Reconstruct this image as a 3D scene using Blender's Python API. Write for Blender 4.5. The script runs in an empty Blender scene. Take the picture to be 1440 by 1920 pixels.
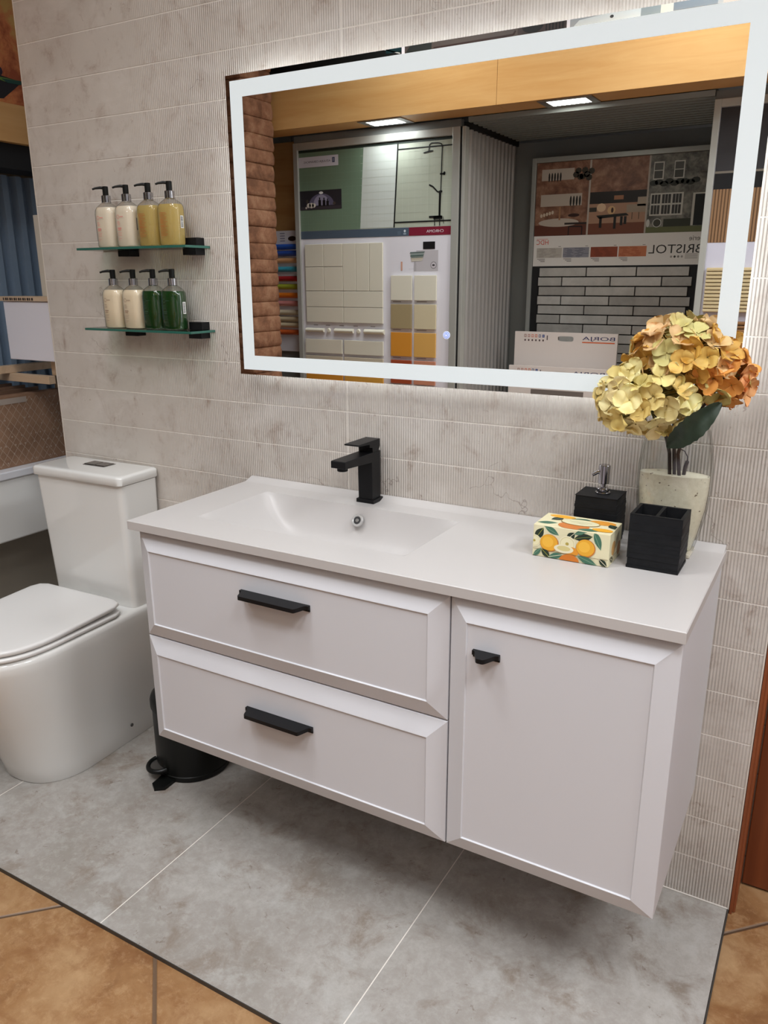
import bpy, bmesh, math, random
from mathutils import Vector, Matrix
random.seed(7)
PI = math.pi
S = bpy.context.scene
COL = S.collection

# ------------------------------------------------------------------ camera
cam_d = bpy.data.cameras.new('camera')
cam = bpy.data.objects.new('camera', cam_d); COL.objects.link(cam); S.camera = cam
yaw, pitch, roll = math.radians(29.91), math.radians(-16.40), math.radians(-0.196)
fw = Vector((-math.sin(yaw)*math.cos(pitch), math.cos(yaw)*math.cos(pitch), math.sin(pitch)))
rt = Vector((math.cos(yaw), math.sin(yaw), 0)); up = rt.cross(fw)
rt2 = rt*math.cos(roll) + up*math.sin(roll); up2 = -rt*math.sin(roll) + up*math.cos(roll)
M = Matrix((rt2, up2, -fw)).transposed().to_4x4(); M.translation = Vector((1.35, -1.6312, 1.3516))
cam.matrix_world = M
cam_d.sensor_fit = 'VERTICAL'; cam_d.sensor_height = 24.0
cam_d.lens = 24.0*1481.3/1920.0
cam_d.clip_start = 0.02

# ------------------------------------------------------------------ world, exposure
w = bpy.data.worlds.new('world'); S.world = w; w.use_nodes = True
w.node_tree.nodes['Background'].inputs[0].default_value = (0.9, 0.95, 1, 1)
w.node_tree.nodes['Background'].inputs[1].default_value = 0.2
S.view_settings.view_transform = 'Standard'; S.view_settings.look = 'None'
S.view_settings.gamma = 1.0; S.view_settings.use_curve_mapping = False
S.view_settings.exposure = 0.0
S.cycles.max_bounces = 10; S.cycles.transparent_max_bounces = 16
S.cycles.sample_clamp_indirect = 6.0

def area(name, loc, sx, sy, power, color=(1, 0.96, 0.92), rot=(0, 0, 0), spread=PI):
    l = bpy.data.lights.new(name, 'AREA'); l.shape = 'RECTANGLE'; l.size = sx; l.size_y = sy
    l.energy = power; l.color = color; l.spread = spread
    o = bpy.data.objects.new(name, l); COL.objects.link(o); o.location = loc; o.rotation_euler = rot
    return o
CEIL = 2.95
ADDED_PANELS = [(-0.45, -1.80, 8), (0.75, -1.80, 12), (1.95, -1.50, 18), (0.1, -1.05, 9), (2.75, -0.75, 34), (2.75, -2.75, 12)]  # overhead panels added to light the scene; none is in view
for px_, py_, pw_ in ADDED_PANELS:
    if pw_: area('added_overhead_light', (px_, py_, CEIL-0.03), 0.56, 0.56, pw_, (0.93, 0.965, 1.0), spread=math.radians(128 if px_ < 2.5 else 180))
area('downlight_light', (-0.835, -2.29, 2.112), 0.16, 0.06, 1.1, (0.93, 0.98, 1.0))
area('downlight_light', (0.115, -2.29, 2.112), 0.16, 0.06, 1.6, (1.0, 1.0, 0.9))

# ------------------------------------------------------------------ materials
def lin(c):
    c = c/255.0
    return c/12.92 if c <= 0.04045 else ((c+0.055)/1.055)**2.4
def C(r, g, b, k=1.25):
    return tuple(min(0.9, lin(v)*k) for v in (r, g, b)) + (1.0,)
_m = {}
def mat(name, col, rough=0.5, metal=0.0, coat=0.0, emit=None, es=0.0, trans=0.0, ior=1.45, spec=0.5):
    key = (name, tuple(round(c, 3) for c in col))
    if key in _m: return _m[key]
    m = bpy.data.materials.new(name); m.use_nodes = True
    b = m.node_tree.nodes['Principled BSDF']
    b.inputs['Base Color'].default_value = col; b.inputs['Roughness'].default_value = rough
    b.inputs['Metallic'].default_value = metal; b.inputs['Coat Weight'].default_value = coat
    b.inputs['Transmission Weight'].default_value = trans; b.inputs['IOR'].default_value = ior
    b.inputs['Specular IOR Level'].default_value = spec
    if emit: b.inputs['Emission Color'].default_value = emit; b.inputs['Emission Strength'].default_value = es
    _m[key] = m
    return m
class NT:
    """tiny node helper"""
    def __init__(s, m): s.m = m; s.t = m.node_tree; s.b = s.t.nodes['Principled BSDF']
    def n(s, typ, **k):
        nd = s.t.nodes.new(typ)
        for a, v in k.items():
            if a.startswith('i_'):
                key = a[2:]
                key = int(key) if key.isdigit() else key.replace('_', ' ')
                nd.inputs[key].default_value = v
            else: setattr(nd, a, v)
        return nd
    def l(s, a, b): s.t.links.new(a, b)
    def math(s, op, a, b=None, c=None, clamp=False):
        nd = s.t.nodes.new('ShaderNodeMath'); nd.operation = op; nd.use_clamp = clamp
        for i, v in enumerate((a, b, c)):
            if v is None: continue
            if isinstance(v, (int, float)): nd.inputs[i].default_value = v
            else: s.l(v, nd.inputs[i])
        return nd.outputs[0]
    def pos(s):
        return s.n('ShaderNodeNewGeometry').outputs['Position']
    def xyz(s, v):
        nd = s.n('ShaderNodeSeparateXYZ'); s.l(v, nd.inputs[0]); return nd.outputs
    def noise(s, vec, scale, detail=6, rough=0.55, dist=0.0):
        nd = s.n('ShaderNodeTexNoise'); nd.inputs['Scale'].default_value = scale
        nd.inputs['Detail'].default_value = detail; nd.inputs['Roughness'].default_value = rough
        nd.inputs['Distortion'].default_value = dist; s.l(vec, nd.inputs['Vector']); return nd.outputs['Fac']
    def scale(s, vec, k):
        nd = s.n('ShaderNodeMapping'); nd.inputs['Scale'].default_value = k; s.l(vec, nd.inputs[0]); return nd.outputs[0]
    def ramp(s, f, stops):
        nd = s.n('ShaderNodeValToRGB'); cr = nd.color_ramp
        while len(cr.elements) < len(stops): cr.elements.new(0.5)
        for e, (p, c) in zip(cr.elements, stops): e.position = p; e.color = c if len(c) == 4 else (*c, 1)
        s.l(f, nd.inputs[0]); return nd.outputs[0]
    def mix(s, f, a, b):
        nd = s.n('ShaderNodeMix', data_type='RGBA')
        if isinstance(f, (int, float)): nd.inputs[0].default_value = f
        else: s.l(f, nd.inputs[0])
        for i, v in ((6, a), (7, b)):
            if isinstance(v, tuple): nd.inputs[i].default_value = v
            else: s.l(v, nd.inputs[i])
        return nd.outputs[2]
    def bump(s, h, dist=0.001, strength=1.0):
        nd = s.n('ShaderNodeBump'); nd.inputs['Distance'].default_value = dist; nd.inputs['Strength'].default_value = strength
        s.l(h, nd.inputs['Height']); s.l(nd.outputs[0], s.b.inputs['Normal'])

def m_walltile():
    m = mat('fluted_wall_tile', C(186, 177, 169), 0.55); k = NT(m); p = k.pos(); x, y, z = k.xyz(p)
    big = k.noise(p, 2.6, 5, 0.6); st = k.noise(k.scale(p, (1.3, 1.3, 1.0)), 13, 8, 0.72, 0.4); fine = k.noise(p, 60, 4, 0.6)
    base = k.ramp(big, [(0.3, C(172, 164, 156)), (0.7, C(188, 181, 173))])
    stain = k.ramp(st, [(0.50, (0, 0, 0, 1)), (0.56, (0.12, 0.12, 0.12, 1)), (0.62, (0.36, 0.36, 0.36, 1)), (0.69, (0.8, 0.8, 0.8, 1))])
    c = k.mix(stain, base, C(142, 124, 112))
    lightp = k.ramp(k.noise(k.scale(p, (1, 1, 1.7)), 5, 7, 0.65, 0.3), [(0.50, (0, 0, 0, 1)), (0.68, (0.55, 0.55, 0.55, 1))])
    c = k.mix(lightp, c, C(196, 190, 184))
    spk = k.math('GREATER_THAN', k.noise(k.scale(p, (1, 1, 0.7)), 46, 5, 0.75, 0.4), 0.655)
    region = k.math('GREATER_THAN', k.noise(p, 3.7, 4, 0.6), 0.50)
    c = k.mix(k.math('MULTIPLY', k.math('MULTIPLY', spk, region), 0.5), c, C(130, 108, 92))
    crack = k.n('ShaderNodeTexVoronoi', feature='DISTANCE_TO_EDGE'); crack.inputs['Scale'].default_value = 5.5
    wv = k.n('ShaderNodeVectorMath', operation='ADD'); nz = k.n('ShaderNodeTexNoise'); nz.inputs['Scale'].default_value = 6; nz.inputs['Detail'].default_value = 5
    k.l(p, nz.inputs['Vector']); sc = k.n('ShaderNodeVectorMath', operation='SCALE'); sc.inputs['Scale'].default_value = 0.35
    k.l(nz.outputs['Color'], sc.inputs[0]); k.l(p, wv.inputs[0]); k.l(sc.outputs[0], wv.inputs[1]); k.l(wv.outputs[0], crack.inputs['Vector'])
    cm = k.math('MULTIPLY', k.math('LESS_THAN', crack.outputs['Distance'], 0.006),
                k.math('GREATER_THAN', k.noise(p, 3.1, 2), 0.60))
    c = k.mix(k.math('MULTIPLY', cm, 0.5), c, C(120, 104, 96))
    k.l(c, k.b.inputs['Base Color'])
    ph = k.math('MULTIPLY', x, 2*PI/0.0063)
    rib = k.math('SINE', ph)
    mask = k.math('MULTIPLY_ADD', x, 1/0.40, 1.0, clamp=True)
    mn = k.ramp(k.noise(k.scale(p, (1, 1, 0.6)), 4.5, 3, 0.5, 0.2), [(0.30, (0.25, 0.25, 0.25, 1)), (0.55, (1, 1, 1, 1))])
    msk = k.math('MULTIPLY', mask, mn)
    h = k.math('MULTIPLY_ADD', rib, msk, k.math('MULTIPLY', fine, 0.35))
    k.bump(h, 0.0009, 1.0)
    return m
def m_greyfloor():
    m = mat('grey_stone_floor_tile', C(170, 166, 161), 0.42); k = NT(m); p = k.pos()
    a = k.noise(p, 2.2, 7, 0.62, 0.4); b = k.noise(p, 9, 8, 0.7, 0.5); f = k.noise(p, 90, 3, 0.6)
    base = k.ramp(a, [(0.34, C(134, 128, 121)), (0.5, C(148, 143, 138)), (0.64, C(160, 156, 151))])
    st = k.ramp(b, [(0.50, (0, 0, 0, 1)), (0.58, (0.35, 0.35, 0.35, 1)), (0.66, (0.9, 0.9, 0.9, 1))])
    c = k.mix(st, base, C(122, 110, 99))
    mid = k.noise(p, 34, 8, 0.8, 0.2)
    c = k.mix(k.ramp(mid, [(0.38, (0.32, 0.32, 0.32, 1)), (0.52, (0, 0, 0, 1))]), c, C(132, 125, 117)); c = k.mix(k.ramp(mid, [(0.50, (0, 0, 0, 1)), (0.66, (0.35, 0.35, 0.35, 1))]), c, C(176, 173, 168))
    c = k.mix(k.math('MULTIPLY', k.math('GREATER_THAN', k.noise(p, 26, 6, 0.75, 0.6), 0.64), 0.55), c, C(104, 90, 78))
    st2 = k.ramp(k.noise(p, 5.5, 9, 0.72, 0.2), [(0.54, (0, 0, 0, 1)), (0.70, (0.7, 0.7, 0.7, 1))])
    c = k.mix(st2, c, C(172, 171, 168))
    k.l(c, k.b.inputs['Base Color']); k.bump(k.math('ADD', f, b), 0.0008, 0.6)
    k.l(k.math('MULTIPLY_ADD', b, 0.3, 0.25), k.b.inputs['Roughness'])
    return m
def m_brownfloor():
    m = mat('rustic_terracotta_floor_tile', C(170, 120, 75), 0.4); k = NT(m); p = k.pos(); x, y, z = k.xyz(p)
    P = 0.658
    def line(e, off):
        t = k.math('DIVIDE', k.math('SUBTRACT', e, off), P)
        return k.math('MULTIPLY', k.math('ABSOLUTE', k.math('SUBTRACT', k.math('FRACT', k.math('ADD', t, 0.5)), 0.5)), P)
    d = k.math('MINIMUM', line(k.math('SUBTRACT', y, x), -0.705), line(k.math('ADD', y, x), -0.453))
    joint = k.math('SUBTRACT', 1.0, k.math('DIVIDE', d, 0.0075), clamp=True)
    jm = k.math('LESS_THAN', d, 0.0055)
    a = k.noise(p, 5.0, 7, 0.6, 0.6); b = k.noise(p, 16, 8, 0.65, 0.4); f = k.noise(p, 70, 4)
    base = k.ramp(a, [(0.33, C(114, 78, 48)), (0.48, C(136, 100, 65)), (0.66, C(156, 124, 89))])
    st = k.ramp(b, [(0.48, (0, 0, 0, 1)), (0.72, (0.8, 0.8, 0.8, 1))])
    c = k.mix(st, base, C(118, 78, 46)); c = k.mix(k.ramp(k.noise(p, 40, 8, 0.8, 0.3), [(0.50, (0, 0, 0, 1)), (0.64, (0.4, 0.4, 0.4, 1))]), c, C(172, 140, 104))
    c = k.mix(jm, c, C(112, 90, 72)); k.l(c, k.b.inputs['Base Color'])
    h = k.math('SUBTRACT', k.math('MULTIPLY_ADD', f, 0.25, k.math('MULTIPLY', b, 0.6)), k.math('MULTIPLY', joint, 1.5))
    k.bump(h, 0.003, 1.0)
    return m
def m_wood(name, c1, c2, rough=0.4, sc=(1, 1, 12), s=3):
    m = mat(name, c1, rough); k = NT(m); p = k.pos()
    a = k.noise(k.scale(p, sc), s, 6, 0.6, 0.6)
    k.l(k.ramp(a, [(0.3, c1), (0.7, c2)]), k.b.inputs['Base Color']); return m
def m_noise(name, c1, c2, scale, rough=0.6, bump=0.0, bs=30, lo=0.35, hi=0.65, c3=None):
    m = mat(name, c1, rough); k = NT(m); p = k.pos()
    a = k.noise(p, scale, 7, 0.65, 0.3)
    st = [(lo, c1), (hi, c2)] if c3 is None else [(lo, c1), ((lo+hi)/2, c2), (hi, c3)]
    k.l(k.ramp(a, st), k.b.inputs['Base Color'])
    if bump: k.bump(k.noise(p, bs, 6, 0.65), bump)
    return m
def m_clear(name, tint, fac=0.12, rough=0.02):
    m = bpy.data.materials.new(name); m.use_nodes = True; t = m.node_tree
    for n in list(t.nodes):
        if n.type != 'OUTPUT_MATERIAL': t.nodes.remove(n)
    out = t.nodes['Material Output']
    tr = t.nodes.new('ShaderNodeBsdfTransparent'); tr.inputs[0].default_value = tint
    gl = t.nodes.new('ShaderNodeBsdfGlossy'); gl.inputs['Roughness'].default_value = rough
    lw = t.nodes.new('ShaderNodeLayerWeight'); lw.inputs[0].default_value = 0.5
    fr = t.nodes.new('ShaderNodeMath'); fr.operation = 'POWER'; fr.inputs[1].default_value = 3.0; t.links.new(lw.outputs['Facing'], fr.inputs[0])
    ma = t.nodes.new('ShaderNodeMath'); ma.operation = 'MULTIPLY_ADD'; ma.inputs[1].default_value = 0.7; ma.inputs[2].default_value = 0.03+fac*0.1
    mx = t.nodes.new('ShaderNodeMixShader')
    t.links.new(fr.outputs[0], ma.inputs[0]); t.links.new(ma.outputs[0], mx.inputs[0])
    cm = t.nodes.new('ShaderNodeMix'); cm.data_type = 'RGBA'; cm.inputs[6].default_value = tint; cm.inputs[7].default_value = (tint[0]*0.42, tint[1]*0.44, tint[2]*0.40, 1)
    t.links.new(fr.outputs[0], cm.inputs[0]); t.links.new(cm.outputs[2], tr.inputs[0])
    t.links.new(tr.outputs[0], mx.inputs[1]); t.links.new(gl.outputs[0], mx.inputs[2]); t.links.new(mx.outputs[0], out.inputs[0])
    return m

WALLT = m_walltile(); GREYF = m_greyfloor(); BROWNF = m_brownfloor()
GROUT = mat('pale_grout', C(206, 200, 192), 0.8)
LACQ = mat('white_satin_lacquer', C(185, 185, 189, 1.35), 0.38)
SOLID = mat('white_solid_surface', C(186, 182, 180, 1.12), 0.35)
PORC = mat('white_glazed_porcelain', C(203, 202, 199, 1.3), 0.10, coat=0.4)
SEATW = mat('white_toilet_seat_plastic', C(200, 198, 196, 1.3), 0.28)
BLACK = mat('matt_black_metal', (0.007, 0.007, 0.008, 1), 0.42, spec=0.25)
BLACKP = mat('black_plastic', (0.006, 0.0065, 0.006, 1), 0.35, spec=0.3)
RESIN = m_noise('black_slate_resin', (0.006, 0.0065, 0.008, 1), (0.011, 0.0115, 0.013, 1), 30, 0.55, 0.0008, 60); RESIN.node_tree.nodes['Principled BSDF'].inputs['Specular IOR Level'].default_value = 0.25
CHROME = mat('polished_chrome', (0.46, 0.45, 0.47, 1), 0.10, 1.0)
STEEL = mat('brushed_steel', (0.42, 0.41, 0.40, 1), 0.3, 1.0)
ALU = mat('anodised_aluminium_frame', (0.52, 0.52, 0.48, 1), 0.38, 0.35)
BEAMW = m_wood('honey_maple_veneer', C(190, 142, 84, 1.25), C(206, 164, 108, 1.25), 0.35, (1, 1, 10), 1.5)
MAHO = m_wood('mahogany_door_wood', C(92, 44, 22), C(112, 58, 30), 0.35, (12, 12, 0.6), 3)
JAMBW = m_wood('reddish_brown_jamb_wood', C(112, 58, 32), C(134, 74, 44), 0.35, (12, 12, 0.6), 3)
WHITEB = mat('white_display_board', C(212, 210, 218, 1.3), 0.5)
CORR = mat('grey_ribbed_metal', (0.44, 0.42, 0.40, 1), 0.42, 0.3)
CORRD = mat('dark_grey_ribbed_metal', (0.24, 0.255, 0.245, 1), 0.45, 0.2)
BLUER = mat('blue_grey_ribbed_panel', C(112, 130, 150), 0.4)
PLAST = mat('grey_white_plaster', (0.42, 0.42, 0.42, 1), 0.8)
TAUPE = mat('taupe_plaster', C(132, 124, 112), 0.7)
DARK = mat('dark_paint_and_shade', (0.01, 0.01, 0.011, 1), 0.7)  # near-black for boards and rails, and for shade under the left fascia
GREYP = mat('grey_painted_panel', (0.22, 0.225, 0.215, 1), 0.5)
CLEAR = m_clear('clear_glass', (0.985, 0.99, 0.985, 1))
CLEARP = m_clear('clear_bottle_plastic', (0.96, 0.96, 0.95, 1), 0.2)
SHELFG = m_clear('clear_green_tint_glass', (0.86, 0.95, 0.91, 1))
GEDGE = mat('green_glass_edge', (0.03, 0.13, 0.10, 1), 0.1, coat=0.5)
MIRR = mat('mirror_silver', (0.90, 0.91, 0.90, 1), 0.0, 1.0)
FROST = mat('frosted_led_band', (0.5, 0.5, 0.5, 1), 0.6, emit=(0.84, 0.97, 1.0, 1), es=0.42)
LEDS = mat('led_back_strip', (0.8, 0.8, 0.8, 1), 0.5, emit=(0.92, 0.97, 1.0, 1), es=8.0)
LAMP = mat('lit_lamp_diffuser', (0.8, 0.8, 0.8, 1), 0.5, emit=(0.97, 1.0, 1.0, 1), es=5.0)
SAND = m_noise('cream_sand', C(205, 198, 178), C(216, 210, 192), 120, 0.9, 0.0006, 300)
_k = NT(SAND); _c = SAND.node_tree.nodes['Principled BSDF'].inputs['Base Color'].links[0].from_socket
_k.l(_k.mix(_k.math('GREATER_THAN', _k.noise(_k.pos(), 150, 2, 0.5), 0.70), _c, C(120, 108, 90)), _k.b.inputs['Base Color'])
LEAF = m_noise('dark_green_leaf', (0.012, 0.024, 0.014, 1), (0.022, 0.038, 0.022, 1), 20, 0.5)
STEM = mat('dark_brown_stem', (0.028, 0.015, 0.012, 1), 0.5)

# ------------------------------------------------------------------ mesh helpers
BASE = {}
def add_box(bm, x0, x1, y0, y1, z0, z1, bev=0.0, seg=2, mi=0):
    t = bmesh.new(); bmesh.ops.create_cube(t, size=1.0)
    for v in t.verts:
        v.co = Vector(((x0+x1)/2 + v.co.x*(x1-x0), (y0+y1)/2 + v.co.y*(y1-y0), (z0+z1)/2 + v.co.z*(z1-z0)))
    if bev > 0: bmesh.ops.bevel(t, geom=list(t.edges), offset=bev, segments=seg, profile=0.5, affect='EDGES', clamp_overlap=True)
    return merge(bm, t, mi=mi)
def merge(bm, t, mat_=None, mi=0):
    if mat_ is not None: t.transform(mat_)
    vm = [bm.verts.new(v.co) for v in t.verts]; t.verts.index_update()
    for f in t.faces:
        try:
            nf = bm.faces.new([vm[v.index] for v in f.verts]); nf.material_index = mi; nf.smooth = True
        except ValueError: pass
    t.free(); return vm
def add_loft(bm, secs, cap0=True, cap1=True, closed=True, mi=0):
    rows = [[bm.verts.new(p) for p in s] for s in secs]; n = len(rows[0])
    for a, b in zip(rows[:-1], rows[1:]):
        for i in range(n if closed else n-1):
            j = (i+1) % n
            f = bm.faces.new((a[i], a[j], b[j], b[i])); f.smooth = True; f.material_index = mi
    if cap0: f = bm.faces.new(list(reversed(rows[0]))); f.smooth = True; f.material_index = mi
    if cap1: f = bm.faces.new(rows[-1]); f.smooth = True; f.material_index = mi
    return rows
def sup(cx, cy, z, a, b, n=2.0, k=40, rot=0.0):
    o = []
    for i in range(k):
        t = 2*PI*i/k; c, s = math.cos(t), math.sin(t)
        x = a*math.copysign(abs(c)**(2/n), c); y = b*math.copysign(abs(s)**(2/n), s)
        o.append((cx + x*math.cos(rot)-y*math.sin(rot), cy + x*math.sin(rot)+y*math.cos(rot), z))
    return o
def add_lathe(bm, cx, cy, prof, n=2.0, k=40, mi=0, cap0=True, cap1=True):
    return add_loft(bm, [sup(cx, cy, z, a, b, n, k) for z, a, b in prof], cap0, cap1, mi=mi)
def add_tube(bm, pts, r, k=10, mi=0):
    pts = [Vector(p) for p in pts]; rr = r if isinstance(r, (list, tuple)) else [r]*len(pts)
    secs = []; u = None
    for i, p in enumerate(pts):
        d = (pts[min(i+1, len(pts)-1)] - pts[max(i-1, 0)]).normalized()
        if u is None: u = d.orthogonal().normalized()
        u = (u - d*u.dot(d)).normalized(); v = d.cross(u)
        secs.append([p + (u*math.cos(2*PI*j/k) + v*math.sin(2*PI*j/k))*rr[i] for j in range(k)])
    return add_loft(bm, secs, mi=mi)
def add_cyl(bm, c, r, h, axis='z', k=24, mi=0, bev=0.0):
    b = bev; prof = [(0, r-b), (b, r), (h-b, r), (h, r-b)] if b else [(0, r), (h, r)]
    secs = []
    for t, q in prof:
        s = []
        for j in range(k):
            a = 2*PI*j/k; u, v = q*math.cos(a), q*math.sin(a)
            s.append({'z': (c[0]+u, c[1]+v, c[2]+t), 'y': (c[0]+v, c[1]+t, c[2]+u), 'x': (c[0]+t, c[1]+u, c[2]+v)}[axis])
        secs.append(s)
    return add_loft(bm, secs, mi=mi)
def add_prism(bm, pts, axis, a, b, mi=0):
    """polygon pts (2D) extruded along axis from a to b"""
    def P(p, t): return {'x': (t, p[0], p[1]), 'y': (p[0], t, p[1]), 'z': (p[0], p[1], t)}[axis]
    r = add_loft(bm, [[P(p, a) for p in pts], [P(p, b) for p in pts]], mi=mi)
    for row in r:
        pass
    return r
def add_corr(bm, axis, a0, a1, pitch, depth, base, c0, c1, duty=0.5, mi=0):
    """trapezoid ribbed sheet; axis 'x': runs along x, faces +y, vertical ribs; 'y': runs along y, faces +x; 'c': ceiling, ribs along x stepping in y"""
    n = max(1, int(abs(a1-a0)/pitch)); st = (a1-a0)/n; pr = []
    for i in range(n):
        s = a0+i*st
        pr += [(s, 0), (s+st*duty*0.75, 0), (s+st*duty, depth), (s+st*(duty+0.40), depth)]
    pr.append((a1, 0))
    rows = []
    for c in (c0, c1):
        row = []
        for s, d in pr:
            row.append(bm.verts.new({'x': (s, base+d, c), 'y': (base+d, s, c), 'c': (c, s, base-d)}[axis]))
        rows.append(row)
    for i in range(len(pr)-1):
        f = bm.faces.new((rows[0][i], rows[0][i+1], rows[1][i+1], rows[1][i])); f.material_index = mi
    # closing back so that it is a solid sheet
    back = [[bm.verts.new({'x': (s, base-0.012, c), 'y': (base-0.012, s, c), 'c': (c, s, base+0.012)}[axis]) for s in (a0, a1)] for c in (c0, c1)]
    bm.faces.new((back[0][0], back[0][1], back[1][1], back[1][0]))
def finish(bm, smooth_angle=19, shade=True):
    bmesh.ops.recalc_face_normals(bm, faces=bm.faces)
    ca = math.cos(math.radians(smooth_angle))
    for f in bm.faces: f.smooth = True
    for e in bm.edges:
        e.smooth = True
        if len(e.link_faces) == 2:
            if e.link_faces[0].normal.dot(e.link_faces[1].normal) < ca: e.smooth = False
        elif len(e.link_faces) != 2: e.smooth = False
def obj(name, bm, mats, parent=None, angle=19, recalc=True):
    if recalc: finish(bm, angle)
    me = bpy.data.meshes.new(name)
    if parent is not None: base = BASE[parent]
    else:
        xs = [v.co for v in bm.verts]
        base = Vector(((min(v.x for v in xs)+max(v.x for v in xs))/2, (min(v.y for v in xs)+max(v.y for v in xs))/2, min(v.z for v in xs)))
    for v in bm.verts: v.co -= base
    bm.to_mesh(me); bm.free()
    for m in (mats if isinstance(mats, (list, tuple)) else [mats]): me.materials.append(m)
    o = bpy.data.objects.new(name, me); COL.objects.link(o)
    BASE[o] = base
    if parent is not None: o.parent = parent
    else: o.location = base
    return o
def tag(o, label, cat, group=None):
    o['label'] = label; o['category'] = cat
    if group: o['group'] = group
    return o
def thing(name, label, cat, loc, group=None):
    o = bpy.data.objects.new(name, None); COL.objects.link(o); o.location = loc; o.empty_display_size = 0.05
    BASE[o] = Vector(loc); tag(o, label, cat, group); return o
def struct(name, bm, m, angle=19):
    o = obj(name, bm, m, angle=angle); o['kind'] = 'structure'; return o
def boxo(name, m, parent, *a, bev=0.0):
    bm = bmesh.new(); add_box(bm, *a, bev=bev); return obj(name, bm, m, parent)
def dup(root, loc, label=None, group=None, rot=None):
    r = root.copy(); COL.objects.link(r); r.location = loc
    if rot is not None: r.rotation_euler = (0, 0, rot)
    if label: r['label'] = label
    if group: r['group'] = group
    for ch in list(root.children):
        c = ch.copy(); COL.objects.link(c); c.parent = r
        for g in list(ch.children):
            d = g.copy(); COL.objects.link(d); d.parent = c
    return r

class Art:
    """flat printed picture: coloured shapes on a face. face '+y','-y','+x','+z'; at = plane position; u,v = world coords in the plane"""
    def __init__(s, face, at, step=0.0004): s.f = face; s.at = at; s.bm = bmesh.new(); s.m = []; s.st = step
    def P(s, u, v, l):
        d = l*s.st
        return {'+y': (u, s.at+d, v), '-y': (u, s.at-d, v), '+x': (s.at+d, u, v), '+z': (u, v, s.at+d)}[s.f]
    def mi(s, c):
        m = c if isinstance(c, bpy.types.Material) else mat('printed_ink', C(*c, 1.12), 0.5)
        if m not in s.m: s.m.append(m)
        return s.m.index(m)
    def poly(s, pts, c, l=1):
        f = s.bm.faces.new([s.bm.verts.new(s.P(u, v, l)) for u, v in pts]); f.material_index = s.mi(c)
        f.normal_update()
        want = {'+y': Vector((0, 1, 0)), '-y': Vector((0, -1, 0)), '+x': Vector((1, 0, 0)), '+z': Vector((0, 0, 1))}[s.f]
        if f.normal.dot(want) < 0: f.normal_flip()
    def rect(s, u0, v0, u1, v1, c, l=1): s.poly([(u0, v0), (u1, v0), (u1, v1), (u0, v1)], c, l)
    def disc(s, u, v, a, b, c, l=1, k=24, rot=0, t0=0, t1=2*PI):
        full = abs(t1-t0) > 6.28; kk = k if full else k+1
        s.poly([(u+a*math.cos(t)*math.cos(rot)-b*math.sin(t)*math.sin(rot), v+a*math.cos(t)*math.sin(rot)+b*math.sin(t)*math.cos(rot))
                for t in [t0+(t1-t0)*i/k for i in range(kk)]], c, l)
    def line(s, pts, w, c, l=1):
        for (a, b), (p, q) in zip(pts[:-1], pts[1:]):
            d = math.hypot(p-a, q-b) or 1; nx, ny = -(q-b)/d*w/2, (p-a)/d*w/2
            s.poly([(a+nx, b+ny), (p+nx, q+ny), (p-nx, q-ny), (a-nx, b-ny)], c, l)
    def text(s, string, u0, u1, v0, v1, c, l=2, flip=False):
        """u0 = where the reading starts"""
        cu = bpy.data.curves.new('lettering', 'FONT'); cu.body = string; cu.resolution_u = 3
        o = bpy.data.objects.new('lettering', cu); COL.objects.link(o)
        me = bpy.data.meshes.new_from_object(o.evaluated_get(bpy.context.evaluated_depsgraph_get()))
        bpy.data.objects.remove(o); bpy.data.curves.remove(cu)
        if not me.vertices: return
        xs = [v.co.x for v in me.vertices]; ys = [v.co.y for v in me.vertices]
        ax, bx, ay, by = min(xs), max(xs), min(ys), max(ys); mi = s.mi(c)
        vs = [s.bm.verts.new(s.P(u0+(v.co.x-ax)/(bx-ax)*(u1-u0), v0+(v.co.y-ay)/(by-ay)*(v1-v0), l)) for v in me.vertices]
        for p in me.polygons:
            f = s.bm.faces.new([vs[i] for i in p.vertices]); f.material_index = mi; f.normal_update()
        bpy.data.meshes.remove(me)
    def build(s, name, parent, label=None):
        o = obj(name, s.bm, s.m, parent, recalc=False)
        return o

# ================================================================== STRUCTURE
WX0, WX1, WT = -0.752, 1.293, 0.06
bm = bmesh.new()
vj = [WX0, 0.309, WX1]
for r in range(0, 28):
    z0, z1 = 0.104*r, min(0.104*(r+1), 2.9)
    for a, b in zip(vj[:-1], vj[1:]):
        g = 0.0006; ga = 0.0006 if abs(a-0.309) < 1e-3 else 0.00012; gb = 0.0006 if abs(b-0.309) < 1e-3 else 0.00012
        add_box(bm, a+ga, b-gb, 0.0, 0.012, z0+g, z1-g, bev=0.0012 if ga+gb > 0.0003 else 0.0012, seg=1, mi=0)
add_box(bm, WX0, WX1, 0.0008, WT, 0.0, 2.9, mi=1)
struct('wall_back', bm, [WALLT, GROUT])
bm = bmesh.new(); add_box(bm, WX0-0.003, WX0, 0.0, WT, 0, 2.9); add_box(bm, WX1, WX1+0.003, -0.001, WT, 0, 2.9)
struct('trim_1', bm, mat('pale_edge_trim', C(196, 188, 178), 0.5))
bm = bmesh.new(); add_box(bm, WX0, WX1, -0.0030, -0.0002, 0.0002, 0.0035, bev=0.001); struct('trim_3', bm, GROUT)
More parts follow.
